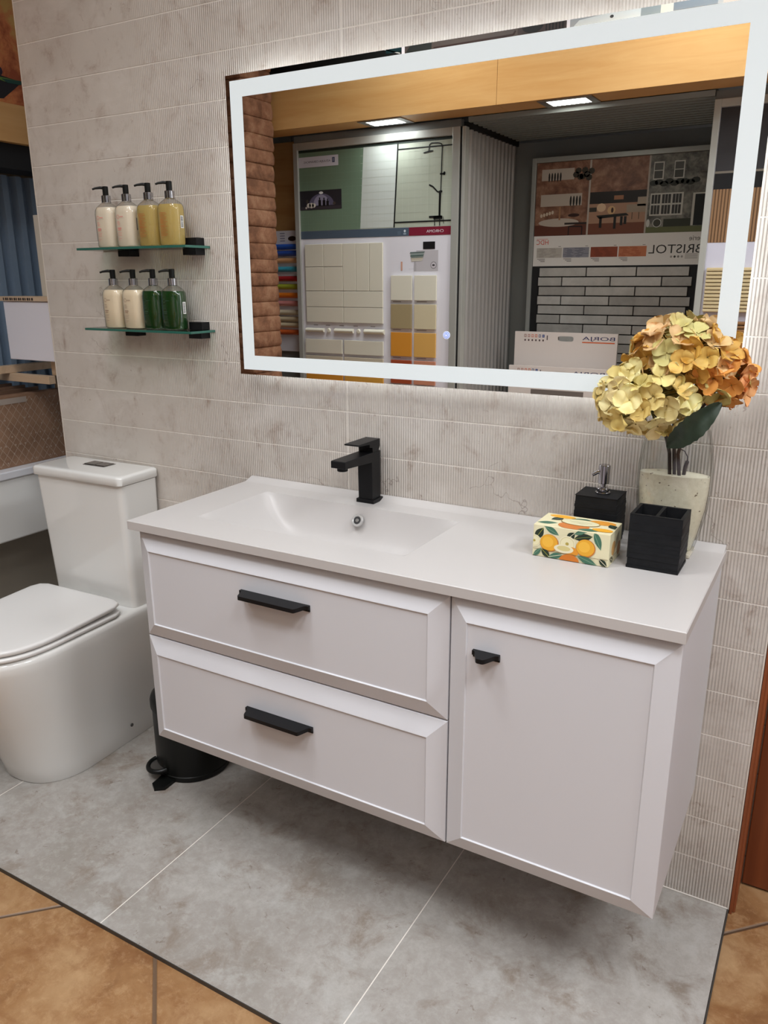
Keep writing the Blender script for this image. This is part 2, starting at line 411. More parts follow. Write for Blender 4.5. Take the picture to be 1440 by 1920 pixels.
# floors
bm = bmesh.new(); add_box(bm, -2.2, 3.3, -3.35, 1.3, -0.06, -0.010)
struct('floor', bm, BROWNF)
bm = bmesh.new(); gx = [-2.2, -1.682, -1.086, -0.490, 0.106, 0.702, WX1]
for a, b in zip(gx[:-1], gx[1:]):
    add_box(bm, a+0.0012, b-0.0012, -0.722, 1.2 if b <= -0.49 else -0.0015, -0.009, 0.0, bev=0.0006, seg=1, mi=0)
add_box(bm, -2.2, WX1-0.001, -0.7225, -0.0015, -0.0098, -0.0006, mi=1)
add_box(bm, -2.2, WX1+0.003, -0.7248, -0.7228, -0.0098, 0.0002, mi=2)
add_box(bm, WX1+0.0002, WX1+0.003, -0.7228, -0.0015, -0.0098, 0.0002, mi=2)
struct('floor_platform', bm, [GREYF, GROUT, mat('dark_edge_profile', (0.05, 0.045, 0.04, 1), 0.5)])
bm = bmesh.new(); add_box(bm, -2.2, 3.3, -3.35, 1.3, CEIL, CEIL+0.05); struct('ceiling', bm, PLAST)
bm = bmesh.new(); add_box(bm, -2.25, -2.2, -3.35, 1.3, -0.01, CEIL); struct('wall_left', bm, TAUPE)
bm = bmesh.new(); add_box(bm, 3.3, 3.35, -3.35, 1.3, -0.01, CEIL); struct('wall_right', bm, PLAST)
bm = bmesh.new(); add_box(bm, -2.2, 3.3, -3.4, -3.35, -0.01, CEIL); struct('wall_front', bm, PLAST)
bm = bmesh.new(); add_box(bm, -2.2, -0.76, 1.2, 1.25, -0.01, CEIL); struct('wall_rear', bm, TAUPE)
bm = bmesh.new(); add_box(bm, WX1+0.004, WX1+0.016, 0.006, 0.12, -0.0095, 2.3, bev=0.002)
add_box(bm, WX1+0.004, WX1+0.010, -0.002, 0.006, -0.0095, 2.3, bev=0.001)
struct('trim_2', bm, JAMBW)
bm = bmesh.new(); add_box(bm, WX1+0.018, 2.25, 0.108, 0.148, -0.004, 2.25, bev=0.002)
struct('door_1', bm, MAHO)
bm = bmesh.new(); add_box(bm, WX1+0.004, 3.3, 0.09, 0.15, 2.26, CEIL); add_box(bm, 2.26, 3.3, 0.09, 0.15, -0.0095, 2.26)
struct('wall_door_side', bm, PLAST)

for (x, y, pw) in ADDED_PANELS:  # frame and glowing face built around each added overhead light
    t = thing('added_light_panel', 'square unseen light panel added above the shop floor, %s' % {(-0.45, -1.8): 'leftmost of the row', (0.75, -1.8): 'in the middle of the row', (1.95, -1.5): 'rightmost of the row', (0.1, -1.05): 'nearest the mirror wall', (2.75, -0.75): 'in the corner beside the door wall', (2.75, -2.75): 'in the far corner opposite'}[(x, y)], 'added_light', (x, y, CEIL), 'added overhead light panels') if pw else None
    if t:
        bm = bmesh.new()
        for a in ((x-0.31, x+0.31, y-0.31, y-0.285), (x-0.31, x+0.31, y+0.285, y+0.31), (x-0.31, x-0.285, y-0.285, y+0.285), (x+0.285, x+0.31, y-0.285, y+0.285)):
            add_box(bm, *a, CEIL-0.02, CEIL-0.0005)
        obj('frame', bm, WHITEB, t)
        boxo('diffuser', mat('added_panel_glow', (0.8, 0.8, 0.8, 1), 0.5, emit=(1, 0.97, 0.93, 1), es=2.5), t, x-0.285, x+0.285, y-0.285, y+0.285, CEIL-0.012, CEIL-0.001)

# ================================================================== VANITY CABINET
cab = thing('vanity_cabinet', 'white wall-hung vanity cabinet with two wide drawers and one door, on the tiled wall', 'cabinet', (0.606, -0.21, 0.2786))
bm = bmesh.new()
X0, X1, ZB, ZT, YF = 0.017, 1.1948, 0.2786, 0.8045, -0.405
add_box(bm, X0, X0+0.018, YF, -0.0015, ZB, ZT, bev=0.0006); add_box(bm, X1-0.018, X1, YF, -0.0015, ZB, ZT, bev=0.0006)
add_box(bm, X0+0.018, X1-0.018, YF, -0.002, ZB, ZB+0.018); add_box(bm, 0.787, 0.803, YF, -0.02, ZB+0.018, ZT)
add_box(bm, X0+0.018, X1-0.018, -0.018, -0.002, ZB+0.018, ZT)
add_box(bm, X0+0.018, X1-0.018, YF, YF+0.02, ZT-0.04, ZT)
obj('carcass', bm, LACQ, cab)
def front(name, x0, x1, z0, z1):
    bm = bmesh.new()
    prof = [(0.0, YF-0.0005), (0.0, -0.4262), (0.0008, -0.4272), (0.0345, -0.4425), (0.0368, -0.4432), (0.0376, -0.4425), (0.0382, -0.4408), (0.0392, -0.4402)]
    secs = [[(x0+i, y, z0+i), (x1-i, y, z0+i), (x1-i, y, z1-i), (x0+i, y, z1-i)] for i, y in prof]
    add_loft(bm, secs)
    for f in bm.faces: f.smooth = False
    return obj(name, bm, LACQ, cab, angle=8)
G = 0.0015
dr1 = front('drawer', X0, 0.7957-G, 0.5507+G, 0.8045)
dr2 = front('drawer', X0, 0.7957-G, ZB, 0.5507-G)
dr1['label'] = 'upper drawer'; dr2['label'] = 'lower drawer'
dor = front('door', 0.7957+G, X1, ZB, 0.8045)
def pull(x0, x1, ztop, parent, dep=0.034, tab=0.010, run=0.020):
    bm = bmesh.new(); y0 = -0.4403
    def prof():
        pts = [(x0, y0), (x0, y0-0.007)]
        L = [(t/8) for t in range(9)]
        for t in L: pts.append((x0+tab+run*t, y0-0.007-(dep-0.007)*(3*t*t-2*t**3)))
        for t in reversed(L): pts.append((x1-tab-run*t, y0-0.007-(dep-0.007)*(3*t*t-2*t**3)))
        pts += [(x1, y0-0.007), (x1, y0)]
        return pts
    add_prism(bm, prof(), 'z', ztop-0.0085, ztop)
    add_box(bm, x0, x1, y0-0.0022, y0, ztop-0.014, ztop-0.0087)
    return obj('handle', bm, BLACK, parent, angle=50)
pull(0.318, 0.494, 0.7285, dr1, tab=0.005, run=0.014); pull(0.316, 0.492, 0.4525, dr2, tab=0.005, run=0.014)
pull(0.848, 0.899, 0.7195, dor, tab=0.003, run=0.018)

# ---- countertop with basin
HT = 0.8334
top = thing('washbasin_countertop', 'long white solid-surface countertop with built-in rectangular basin on the vanity cabinet', 'countertop', (0.6, -0.223, 0.8125))
bm = bmesh.new()
bx0, bx1, by0, by1 = 0.118, 0.660, -0.352, -0.090
fy = -0.4455; e = 0.0015
xs = [0.0+e, bx0, bx1, 1.2-e]; ys = [fy+e, by0, by1, -0.036]
g = [[bm.verts.new((x, y, HT)) for y in ys] for x in xs]
for i in range(3):
    for j in range(3):
        if (i, j) != (1, 1): bm.faces.new((g[i][j], g[i+1][j], g[i+1][j+1], g[i][j+1]))
up_ = [(-0.036, HT), (-0.030, HT+0.0006), (-0.018, HT+0.0052), (-0.008, HT+0.0088), (-0.003, HT+0.0095), (-0.0012, HT+0.0095)]
rows = [[bm.verts.new((x, y, z)) for x in (0.0+e, 1.2-e)] for y, z in up_]
for a, b in zip(rows[:-1], rows[1:]): bm.faces.new((a[0], a[1], b[1], b[0]))
def ring(z, i): return [(0+i, fy+i, z), (1.2-i, fy+i, z), (1.2-i, -0.0012, z), (0+i, -0.0012, z)]
r = [[bm.verts.new(p) for p in ring(z, i)] for z, i in ((HT, e), (HT-e, 0), (0.8135, 0), (0.8125, 0.001))]
for a, b in zip(r[:-1], r[1:]):
    for i in range(4): bm.faces.new((a[i], a[(i+1) % 4], b[(i+1) % 4], b[i]))
# side closures of the upstand and underside (open over the bowl)
for x in (0.0+e, 1.2-e):
    bm.faces.new([bm.verts.new((x, y, z)) for y, z in up_] + [bm.verts.new((x, -0.0012, HT-e)), bm.verts.new((x, -0.036, HT-e))])
ub = [(0.001, fy+0.001), (1.199, fy+0.001), (1.199, -0.0012), (0.001, -0.0012)]; ib = [(0.09, -0.37), (0.69, -0.37), (0.69, -0.06), (0.09, -0.06)]
o_ = [bm.verts.new((x, y, 0.8125)) for x, y in ub]; i_ = [bm.verts.new((x, y, 0.8125)) for x, y in ib]
for k in range(4): bm.faces.new((o_[k], o_[(k+1) % 4], i_[(k+1) % 4], i_[k]))
bmesh.ops.remove_doubles(bm, verts=bm.verts, dist=0.0001)
obj('countertop', bm, SOLID, top, angle=40)
bm = bmesh.new(); NX, NY = 96, 60
def ramp(d, L):
    t = max(0.0, min(1.0, d/L)); return 1-(1-t)**2.2
def bz(x, y):
    v = min(ramp(x-bx0, 0.13), ramp(bx1-x, 0.13)); h = min(ramp(by1-y, 0.045), ramp(y-by0, 0.10))
    return HT - 0.088*(v*h)
gv = [[bm.verts.new((bx0+(bx1-bx0)*i/NX, by0+(by1-by0)*j/NY, bz(bx0+(bx1-bx0)*i/NX, by0+(by1-by0)*j/NY))) for j in range(NY+1)] for i in range(NX+1)]
for i in range(NX):
    for j in range(NY): bm.faces.new((gv[i][j], gv[i+1][j], gv[i+1][j+1], gv[i][j+1]))
obj('basin', bm, SOLID, top, angle=80)
# overflow ring on the rear slope
bm = bmesh.new(); n = 32
oc = Vector((0.402, -0.1105, 0.804)); nrm = Vector((0, -0.86, 0.50)).normalized(); ux = Vector((1, 0, 0)); uy = nrm.cross(ux)
def circ(r_, d): r_ = r_*1.22; return [oc + nrm*d + (ux*math.cos(2*PI*i/n) + uy*math.sin(2*PI*i/n))*r_ for i in range(n)]
add_loft(bm, [circ(0.0125, -0.004), circ(0.0125, 0.001), circ(0.0118, 0.002), circ(0.0088, 0.002), circ(0.0078, 0.0012), circ(0.0076, -0.006)], cap0=False, cap1=False)
ovf = obj('overflow_ring', bm, mat('satin_steel_ring', (0.55, 0.54, 0.53, 1), 0.35, 0.6), top)
bm = bmesh.new(); bm.faces.new([bm.verts.new(p) for p in circ(0.0077, 0.0004)]); add_loft(bm, [circ(0.0035, 0.0005), circ(0.0035, 0.0015), circ(0.003, 0.002)], cap0=False, mi=1)
obj('overflow_grille', bm, [mat('dark_overflow_hole', (0.03, 0.03, 0.032, 1), 0.5), STEEL], top)
bm = bmesh.new(); add_cyl(bm, (0.395, -0.20, bz(0.395, -0.20)+0.0005), 0.031, 0.005, bev=0.0015); obj('drain_cover', bm, SOLID, top)

# ---- faucet
fx, fyc = 0.3935, -0.0385
f = thing('basin_faucet', 'matt black square single-lever basin faucet on the rear rim of the countertop', 'faucet', (fx, fyc, HT))
boxo('base_plate', BLACK, f, fx-0.0245, fx+0.0245, fyc-0.0225, fyc+0.0235, HT-0.0005, HT+0.0095, bev=0.001)
bm = bmesh.new()
zt = 0.9585
prof = [(fyc+0.0195, HT+0.009), (fyc+0.0195, zt), (fyc-0.136, zt), (fyc-0.1375, zt-0.0015), (fyc-0.1375, zt-0.0165), (fyc-0.0195, zt-0.0225), (fyc-0.0195, HT+0.009)]
add_prism(bm, prof, 'x', fx-0.0195, fx+0.0195)
bmesh.ops.bevel(bm, geom=[e_ for e_ in bm.edges], offset=0.0008, segments=1, affect='EDGES')
obj('body', bm, BLACK, f, angle=20)
bm = bmesh.new(); add_cyl(bm, (fx, fyc-0.119, zt-0.0255), 0.0125, 0.010, bev=0.001); obj('aerator', bm, BLACK, f)
bm = bmesh.new()
add_prism(bm, [(fyc-0.0165, zt), (fyc+0.0105, zt), (fyc+0.0185, zt+0.011), (fyc+0.0185, zt+0.0285), (fyc-0.080, zt+0.0285), (fyc-0.080, zt+0.0250), (fyc-0.030, zt+0.022), (fyc-0.030, zt+0.014), (fyc-0.0165, zt+0.012)], 'x', fx-0.0195, fx+0.0195)
bmesh.ops.bevel(bm, geom=[e_ for e_ in bm.edges], offset=0.0006, segments=1, affect='EDGES')
obj('lever', bm, BLACK, f, angle=20)

# ================================================================== MIRROR
mx0, mx1, mz0, mz1, my = 0.0163, 1.1869, 1.1215, 1.8045, -0.0449
mir = thing('illuminated_mirror', 'large wall mirror with lit frosted border reflecting the tile showroom', 'mirror', ((mx0+mx1)/2, -0.02, mz0))
bm = bmesh.new(); add_box(bm, mx0, mx1, my, my+0.005, mz0, mz1); obj('mirror_glass', bm, MIRR, mir)
bm = bmesh.new(); add_box(bm, mx0+0.03, mx1-0.03, my+0.0055, -0.0015, mz0+0.03, mz1-0.03); obj('back_housing', bm, mat('white_mirror_housing', (0.6, 0.6, 0.6, 1), 0.6), mir)
bm = bmesh.new(); a, b_ = 0.0125, 0.0475
O = [(mx0+a, mz0+a), (mx1-a, mz0+a), (mx1-a, mz1-a), (mx0+a, mz1-a)]; I = [(mx0+b_, mz0+b_), (mx1-b_, mz0+b_), (mx1-b_, mz1-b_), (mx0+b_, mz1-b_)]
def rr(pts, y): return [bm.verts.new((x, y, z)) for x, z in pts]
o1, i1, o2, i2 = rr(O, my-0.0006), rr(I, my-0.0006), rr(O, my+0.0004), rr(I, my+0.0004)
for k in range(4):
    j = (k+1) % 4
    bm.faces.new((o1[k], o1[j], i1[j], i1[k])); bm.faces.new((o1[k], o1[j], o2[j], o2[k])); bm.faces.new((i1[k], i1[j], i2[j], i2[k]))
obj('light_band', bm, FROST, mir)
bm = bmesh.new()
for q in ((mx0+0.024, mx1-0.024, mz0+0.024, mz0+0.0285), (mx0+0.024, mx1-0.024, mz1-0.0285, mz1-0.024), (mx0+0.024, mx0+0.0285, mz0+0.0285, mz1-0.0285), (mx1-0.0285, mx1-0.024, mz0+0.0285, mz1-0.0285)):
    add_box(bm, q[0], q[1], -0.032, -0.022, q[2], q[3])
obj('back_light_strip', bm, LEDS, mir)
art = Art('-y', my-0.0002); pxx, pzz = 0.5955, 1.2355
WH = mat('lit_touch_symbol', (0.8, 0.85, 0.95, 1), 0.5, emit=(0.75, 0.85, 1, 1), es=0.25); BL = mat('blue_touch_symbol', C(84, 110, 190), 0.5, emit=(0.15, 0.25, 0.75, 1), es=0.6)
art.disc(pxx, pzz, 0.0085, 0.0085, WH, 1); art.disc(pxx, pzz, 0.0070, 0.0070, BL, 2); art.disc(pxx, pzz, 0.0058, 0.0058, WH, 3); art.disc(pxx, pzz, 0.0042, 0.0042, BL, 4)
art.disc(pxx, pzz, 0.0031, 0.0031, WH, 5); art.rect(pxx-0.0006, pzz, pxx+0.0006, pzz+0.0045, BL, 6)
art.build('touch_button', mir)

# ================================================================== GLASS SHELVES AND BOTTLES
SX0, SX1, SD = -0.492, -0.099, 0.093
def shelf(z, label):
    t = thing('glass_shelf', label, 'shelf', ((SX0+SX1)/2, -SD/2, z-0.006), 'glass wall shelves')
    bm = bmesh.new()
    add_box(bm, SX0, SX1, -SD, -0.002, z-0.006, z, bev=0.0004, seg=1)
    finish(bm)
    for fa in bm.faces: fa.material_index = 0 if abs(fa.normal.z) > 0.9 else 1
    obj('glass_panel', bm, [SHELFG, GEDGE], t)
    for cx in (SX0+0.115, SX1-0.042):
        bm = bmesh.new(); w2 = 0.0225
        add_box(bm, cx-w2, cx+w2, -0.030, -0.0005, z+0.0003, z+0.020, bev=0.0008)
        add_box(bm, cx-w2, cx+w2, -0.034, -0.0005, z-0.022, z-0.0063, bev=0.0008)
        obj('bracket', bm, BLACK, t)
ZU, ZL = 1.4355, 1.2255
shelf(ZU, 'upper of the two glass wall shelves, holding cream and amber bottles')
shelf(ZL, 'lower of the two glass wall shelves, holding cream and green bottles')

def bottle(name, label, cx, z0, liquid, level, ink, bar, group):
    cy = -0.052
    t = thing(name, label, 'bottle', (cx, cy, z0), group)
    bm = bmesh.new(); N = 2.9
    pr = [(0, .029, .018), (.0015, .032, .021), (.005, .0338, .0225), (.05, .0350, .0235), (.085, .0350, .0235), (.094, .0335, .0225), (.101, .0290, .0200), (.107, .021, .0155), (.1105, .0140, .0132), (.1125, .0115, .0115)]
    add_lathe(bm, cx, cy, [(z0+0.0005+z, a, b) for z, a, b in pr], n=N, k=48)
    obj('bottle_body', bm, CLEARP, t, angle=60)
    bm = bmesh.new(); lp = [(z, a-0.0012, b-0.0012) for z, a, b in pr if z < level]
    (za, aa, ba), (zb, ab, bb) = [q for q in pr if q[0] < level][-1], [q for q in pr if q[0] >= level][0]
    f_ = (level-za)/(zb-za); lp.append((level, aa+(ab-aa)*f_-0.0012, ba+(bb-ba)*f_-0.0012))
    lp = [(z+0.0012 if i == 0 else z, a, b) for i, (z, a, b) in enumerate(lp)]
    add_lathe(bm, cx, cy, [(z0+0.0005+z, a, b) for z, a, b in lp], n=N, k=48)
    obj('liquid', bm, liquid, t, angle=60)
    bm = bmesh.new(); add_cyl(bm, (cx, cy, z0+0.1125), 0.0122, 0.019, bev=0.0012, k=28); obj('collar', bm, CHROME, t)
    bm = bmesh.new(); add_cyl(bm, (cx, cy, z0+0.1315), 0.0075, 0.0225, bev=0.0008, k=20)
    zt_ = z0+0.1495
    add_tube(bm, [(cx, cy, zt_), (cx-0.010, cy-0.008, zt_+0.0012), (cx-0.020, cy-0.016, zt_-0.0005), (cx-0.026, cy-0.0205, zt_-0.003)], [0.0040, 0.0036, 0.0028, 0.0024], k=10)
    obj('pump_head', bm, BLACKP, t)
    art = Art('-y', cy-0.0242, 0.0001); u0 = cx-0.017
    m_ = ink
    zz = z0+0.075
    for k in range(14):
        a0, a1 = 2*PI*k/14, 2*PI*(k+1)/14
        art.line([(u0+0.006+0.0045*math.cos(a0), zz+0.0045*math.sin(a0)), (u0+0.006+0.0045*math.cos(a1), zz+0.0045*math.sin(a1))], 0.0007, m_)
    art.rect(u0+0.012, zz-0.0006, u0+0.024, zz+0.0006, m_)
    for dz, L, h in ((0.012, 0.008, .0009), (0.016, 0.010, .0007), (0.0195, 0.009, .0007), (0.027, 0.013, .0018), (0.0315, 0.011, .0014), (0.039, 0.014, .0005), (0.0425, 0.012, .0005), (0.046, 0.013, .0005), (0.0535, 0.012, .0005), (0.057, 0.006, .0005)):
        art.rect(u0+0.002, zz-dz-h, u0+0.002+L, zz-dz, m_)
    if liquid.name.startswith('amber'):
        for q in range(16): art.rect(u0+0.002, z0+0.078-q*0.0036, u0+0.022+0.004*math.sin(q*2.3), z0+0.0793-q*0.0036, m_, 2)
    art.build('front_print', t)
    art = Art('+x', cx+0.0354, 0.0001); art.rect(cy-0.0055, z0+0.042, cy+0.0055, z0+0.072, bar[0])
    q = z0+0.045
    while q < z0+0.069:
        h = random.choice((0.0006, 0.001, 0.0014)); art.rect(cy-0.004, q, cy+0.0035, q+h, bar[1], 2); q += h+random.choice((0.0007, 0.001))
    art.build('barcode_sticker', t)
    return t
LOT = mat('cream_lotion', C(220, 205, 186, 1.3), 0.25); LOT2 = mat('beige_lotion', C(216, 200, 174, 1.3), 0.25)
AMB = mat('amber_shower_gel', C(206, 184, 118, 1.3), 0.12, trans=0.5, ior=1.1); GRN = mat('green_shower_gel', (0.012, 0.052, 0.012, 1), 0.12, coat=0.5)
RED = mat('red_label_ink', C(205, 92, 92), 0.5); BRN = mat('brown_label_ink', C(130, 100, 84), 0.5); REDB = mat('brown_red_label_ink', C(160, 96, 50), 0.5); DKG = mat('dark_label_ink', C(44, 66, 52), 0.5)
BW = ((0.65, 0.65, 0.62, 1), ); w1 = mat('barcode_white', (0.7, 0.7, 0.68, 1), 0.5); k1 = mat('barcode_black', (0.02, 0.02, 0.02, 1), 0.5); g1 = mat('barcode_grey', (0.06, 0.06, 0.05, 1), 0.5); g2 = mat('barcode_green', C(96, 160, 80), 0.5)
UX = [-0.405, -0.330, -0.251, -0.177]; LX = [-0.408, -0.332, -0.259, -0.190]
GU, GL = 'pump bottles on the upper glass shelf', 'pump bottles on the lower glass shelf'
b1 = bottle('lotion_bottle', 'cream lotion pump bottle with red print, leftmost on the upper glass shelf', UX[0], ZU, LOT, 0.101, RED, (g1, k1), GU)
dup(b1, (UX[1], -0.052, ZU), 'cream lotion pump bottle with red print, beside the amber bottles on the upper shelf')
b2 = bottle('shower_gel_bottle', 'amber shower gel pump bottle standing between cream and amber bottles on the upper shelf', UX[2], ZU, AMB, 0.099, REDB, (g1, k1), GU)
b2b = bottle('shower_gel_bottle', 'amber shower gel bottle with white barcode, right end of the upper glass shelf', UX[3], ZU, AMB, 0.099, REDB, (w1, k1), GU)
b3 = bottle('lotion_bottle', 'beige lotion pump bottle with brown print, leftmost on the lower glass shelf', LX[0], ZL, LOT2, 0.101, BRN, (g1, k1), GL)
dup(b3, (LX[1], -0.052, ZL), 'beige lotion pump bottle with brown print, beside the green bottles on the lower shelf')
b4 = bottle('shower_gel_bottle', 'dark green shower gel pump bottle between beige and green bottles on the lower shelf', LX[2], ZL, GRN, 0.0985, DKG, (g2, DKG), GL)
b5 = bottle('shower_gel_bottle', 'dark green shower gel bottle with white barcode, right end of the lower glass shelf', LX[3], ZL, GRN, 0.0985, DKG, (w1, k1), GL)

# ================================================================== ACCESSORIES ON THE COUNTER
def slate_box(bm, x0, x1, y0, y1, z0, z1, chips, open_top=False):
    """box whose vertical faces carry irregular slate-like ledges"""
    rnd = random.Random(int(x0*1000)); secs = []; z = z0
    zs = [z0]
    while zs[-1] < z1-0.006: zs.append(zs[-1]+rnd.uniform(0.0035, 0.009))
    zs[-1] = z1
    last = None
    for i, zz in enumerate(zs):
        d = rnd.choice((0, 0, 0.0006, 0.0012)) if z0+0.003 < zz < z1-0.004 else 0
        if zz < z0+0.02: d += rnd.choice((0, 0.0015))
        if last is not None: secs.append((zz, last))
        secs.append((zz+0.0003 if i < len(zs)-1 else zz, d)); last = d
    def rect(z, d): 
        r_ = 0.0015; p = []
        for cx_, cy_, a0 in ((x1-d-r_, y1-d-r_, 0), (x0+d+r_, y1-d-r_, 1), (x0+d+r_, y0+d+r_, 2), (x1-d-r_, y0+d+r_, 3)):
            for t in (0, 0.5, 1): p.append((cx_+r_*math.cos((a0+t)*PI/2), cy_+r_*math.sin((a0+t)*PI/2), z))
        return p
    add_loft(bm, [rect(z_, d_) for z_, d_ in secs], cap1=not open_top)
hx0, hx1, hy0, hy1, hz = 1.048, 1.142, -0.200, -0.117, 0.9375
hold = thing('toothbrush_holder', 'black slate-textured toothbrush holder with two open compartments beside the patterned box', 'holder', ((hx0+hx1)/2, (hy0+hy1)/2, HT))
bm = bmesh.new(); slate_box(bm, hx0, hx1, hy0, hy1, HT+0.0003, hz, True, open_top=True)
xm = (hx0+hx1)/2; tt = 0.0065
O = [(hx0, hy0), (hx1, hy0), (hx1, hy1), (hx0, hy1)]
cells = [(hx0+tt, xm-tt/2, hy0+tt, hy1-tt), (xm+tt/2, hx1-tt, hy0+tt, hy1-tt)]
# top rim as strips, and cell walls
for q in ((hx0, hx1, hy0, hy0+tt), (hx0, hx1, hy1-tt, hy1), (hx0, hx0+tt, hy0+tt, hy1-tt), (hx1-tt, hx1, hy0+tt, hy1-tt), (xm-tt/2, xm+tt/2, hy0+tt, hy1-tt)):
    add_box(bm, q[0]+0.0004, q[1]-0.0004 if q[1] == hx1 else q[1], q[2]+0.0004 if q[2] == hy0 else q[2], q[3]-0.0004 if q[3] == hy1 else q[3], HT+0.02, hz+0.0004)
obj('holder_body', bm, RESIN, hold, angle=30)
dx0, dx1, dy0, dy1, dz = 0.917, 1.003, -0.108, -0.030, 0.9345
dis = thing('soap_dispenser', 'black square soap dispenser with chrome pump standing behind the lemon-patterned box', 'soap dispenser', ((dx0+dx1)/2, (dy0+dy1)/2, HT))
bm = bmesh.new(); slate_box(bm, dx0, dx1, dy0, dy1, HT+0.0003, dz, True); obj('reservoir', bm, RESIN, dis, angle=30)
cx, cy = 0.963, -0.069
bm = bmesh.new(); add_cyl(bm, (cx, cy, dz), 0.0150, 0.004, bev=0.001); add_cyl(bm, (cx, cy, dz+0.004), 0.0125, 0.008, bev=0.0015); obj('collar', bm, CHROME, dis)
bm = bmesh.new(); add_cyl(bm, (cx, cy, dz+0.012), 0.0055, 0.012); add_cyl(bm, (cx, cy, dz+0.021), 0.0118, 0.038, bev=0.001)
add_tube(bm, [(cx, cy, dz+0.046), (cx-0.012, cy-0.009, dz+0.044), (cx-0.020, cy-0.015, dz+0.039)], [0.0042, 0.0040, 0.0034], k=12)
obj('pump', bm, CHROME, dis)

# lemon patterned soap box
bx_ = (0.8735, 1.0215, -0.222, -0.135, HT+0.0004, 0.8975)
box = thing('soap_box', 'cream soap box printed with yellow lemons and green leaves, lying before the black dispenser', 'box', ((bx_[0]+bx_[1])/2, (bx_[2]+bx_[3])/2, HT))
boxo('carton', mat('cream_printed_card', C(206, 198, 164), 0.45), box, *bx_, bev=0.001)
YL, OR_, DG, MG, LG, CR, PL = (220, 160, 44), (190, 112, 40), (30, 44, 32), (64, 104, 84), (120, 150, 124), (222, 214, 184), (214, 200, 150)
def leaf2(art, u, v, L, w_, ang, c1, c2, l, cl):
    pts = []
    for s_ in (1, -1):
        for i in range(9) if s_ == 1 else range(7, 0, -1):
            t = i/8; a_ = (t-0.5)*L; b_ = s_*w_/2*math.sin(PI*t)
            pts.append((u+a_*math.cos(ang)-b_*math.sin(ang), v+a_*math.sin(ang)+b_*math.cos(ang)))
    pts = [cl(*p) for p in pts]; art.poly(pts, c1, l)
    art.line([cl(u-L/2*math.cos(ang), v-L/2*math.sin(ang)), cl(u+L/2*math.cos(ang), v+L/2*math.sin(ang))], 0.0009, c2, l+1)
def lemon(art, u, v, r_, l, cl, half=False):
    def D(a, c, ll, du=0, dv=0, k=26): art.poly([cl(u+du+a*math.cos(2*PI*i/k), v+dv+a*0.95*math.sin(2*PI*i/k)) for i in range(k)], c, ll)
    if half: D(r_, CR, l); D(r_*0.86, (206, 196, 150), l+1); D(r_*0.76, (222, 214, 176), l+2); D(r_*0.2, (170, 150, 70), l+3)
    else: D(r_, OR_, l); D(r_*0.93, YL, l+1, -0.0008, 0.0006); D(r_*0.6, (230, 176, 62), l+2, -0.003, 0.002)
def pattern(face, at, u0, u1, v0, v1, items):
    art = Art(face, at, 0.00003)
    cl = lambda u, v: (min(max(u, u0+0.0012), u1-0.0012), min(max(v, v0+0.0012), v1-0.0012))
    l = 1
    for it in items:
        k = it[0]
        if k == 'L': leaf2(art, u0+it[1], v0+it[2], it[3], it[4], it[5], it[6], it[7], l, cl)
        elif k == 'Y': lemon(art, u0+it[1], v0+it[2], it[3], l, cl)
        elif k == 'H': lemon(art, u0+it[1], v0+it[2], it[3], l, cl, True)
        elif k == 'O': art.poly([cl(u0+it[1]+it[3]*math.cos(2*PI*i/28), v0+it[2]+it[4]*math.sin(2*PI*i/28)) for i in range(28)], it[5], l)
        elif k == 'S': art.line([cl(u0+a_, v0+b) for a_, b in it[1]], it[2], it[3], l)
        l += 4
    return art.build('lemon_print', box)
pattern('-y', bx_[2], bx_[0], bx_[1], bx_[4], bx_[5], [
    ('L', 0.012, 0.046, 0.030, 0.016, 1.0, DG, (150, 150, 60)), ('L', 0.036, 0.056, 0.034, 0.012, -0.5, MG, LG), ('L', 0.125, 0.050, 0.040, 0.013, -1.2, MG, LG),
    ('L', 0.074, 0.050, 0.022, 0.014, 0.8, DG, CR), ('L', 0.098, 0.051, 0.036, 0.015, 0.25, DG, (110, 120, 60)), ('L', 0.092, 0.060, 0.026, 0.009, 0.4, MG, LG),
    ('H', 0.003, 0.031, 0.013), ('Y', 0.033, 0.030, 0.0185), ('H', 0.068, 0.034, 0.0165), ('O', 0.077, 0.020, 0.014, 0.009, (212, 140, 40)), ('Y', 0.104, 0.031, 0.0185),
    ('O', 0.062, 0.023, 0.019, 0.0085, CR), ('O', 0.062, 0.024, 0.013, 0.005, (204, 190, 130)),
    ('S', [(0.0, 0.0155), (0.0425, 0.0145), (0.10, 0.0135), (0.148, 0.0145)], 0.0008, (120, 96, 60)),
    ('L', 0.010, 0.008, 0.026, 0.009, 0.9, MG, LG), ('L', 0.027, 0.009, 0.024, 0.013, 2.4, DG, (150, 150, 60)), ('L', 0.047, 0.007, 0.030, 0.012, 0.3, MG, CR),
    ('O', 0.074, 0.001, 0.019, 0.013, (196, 112, 36)), ('L', 0.108, 0.007, 0.042, 0.014, -0.35, MG, LG), ('L', 0.138, 0.008, 0.020, 0.011, -0.7, DG, CR)])
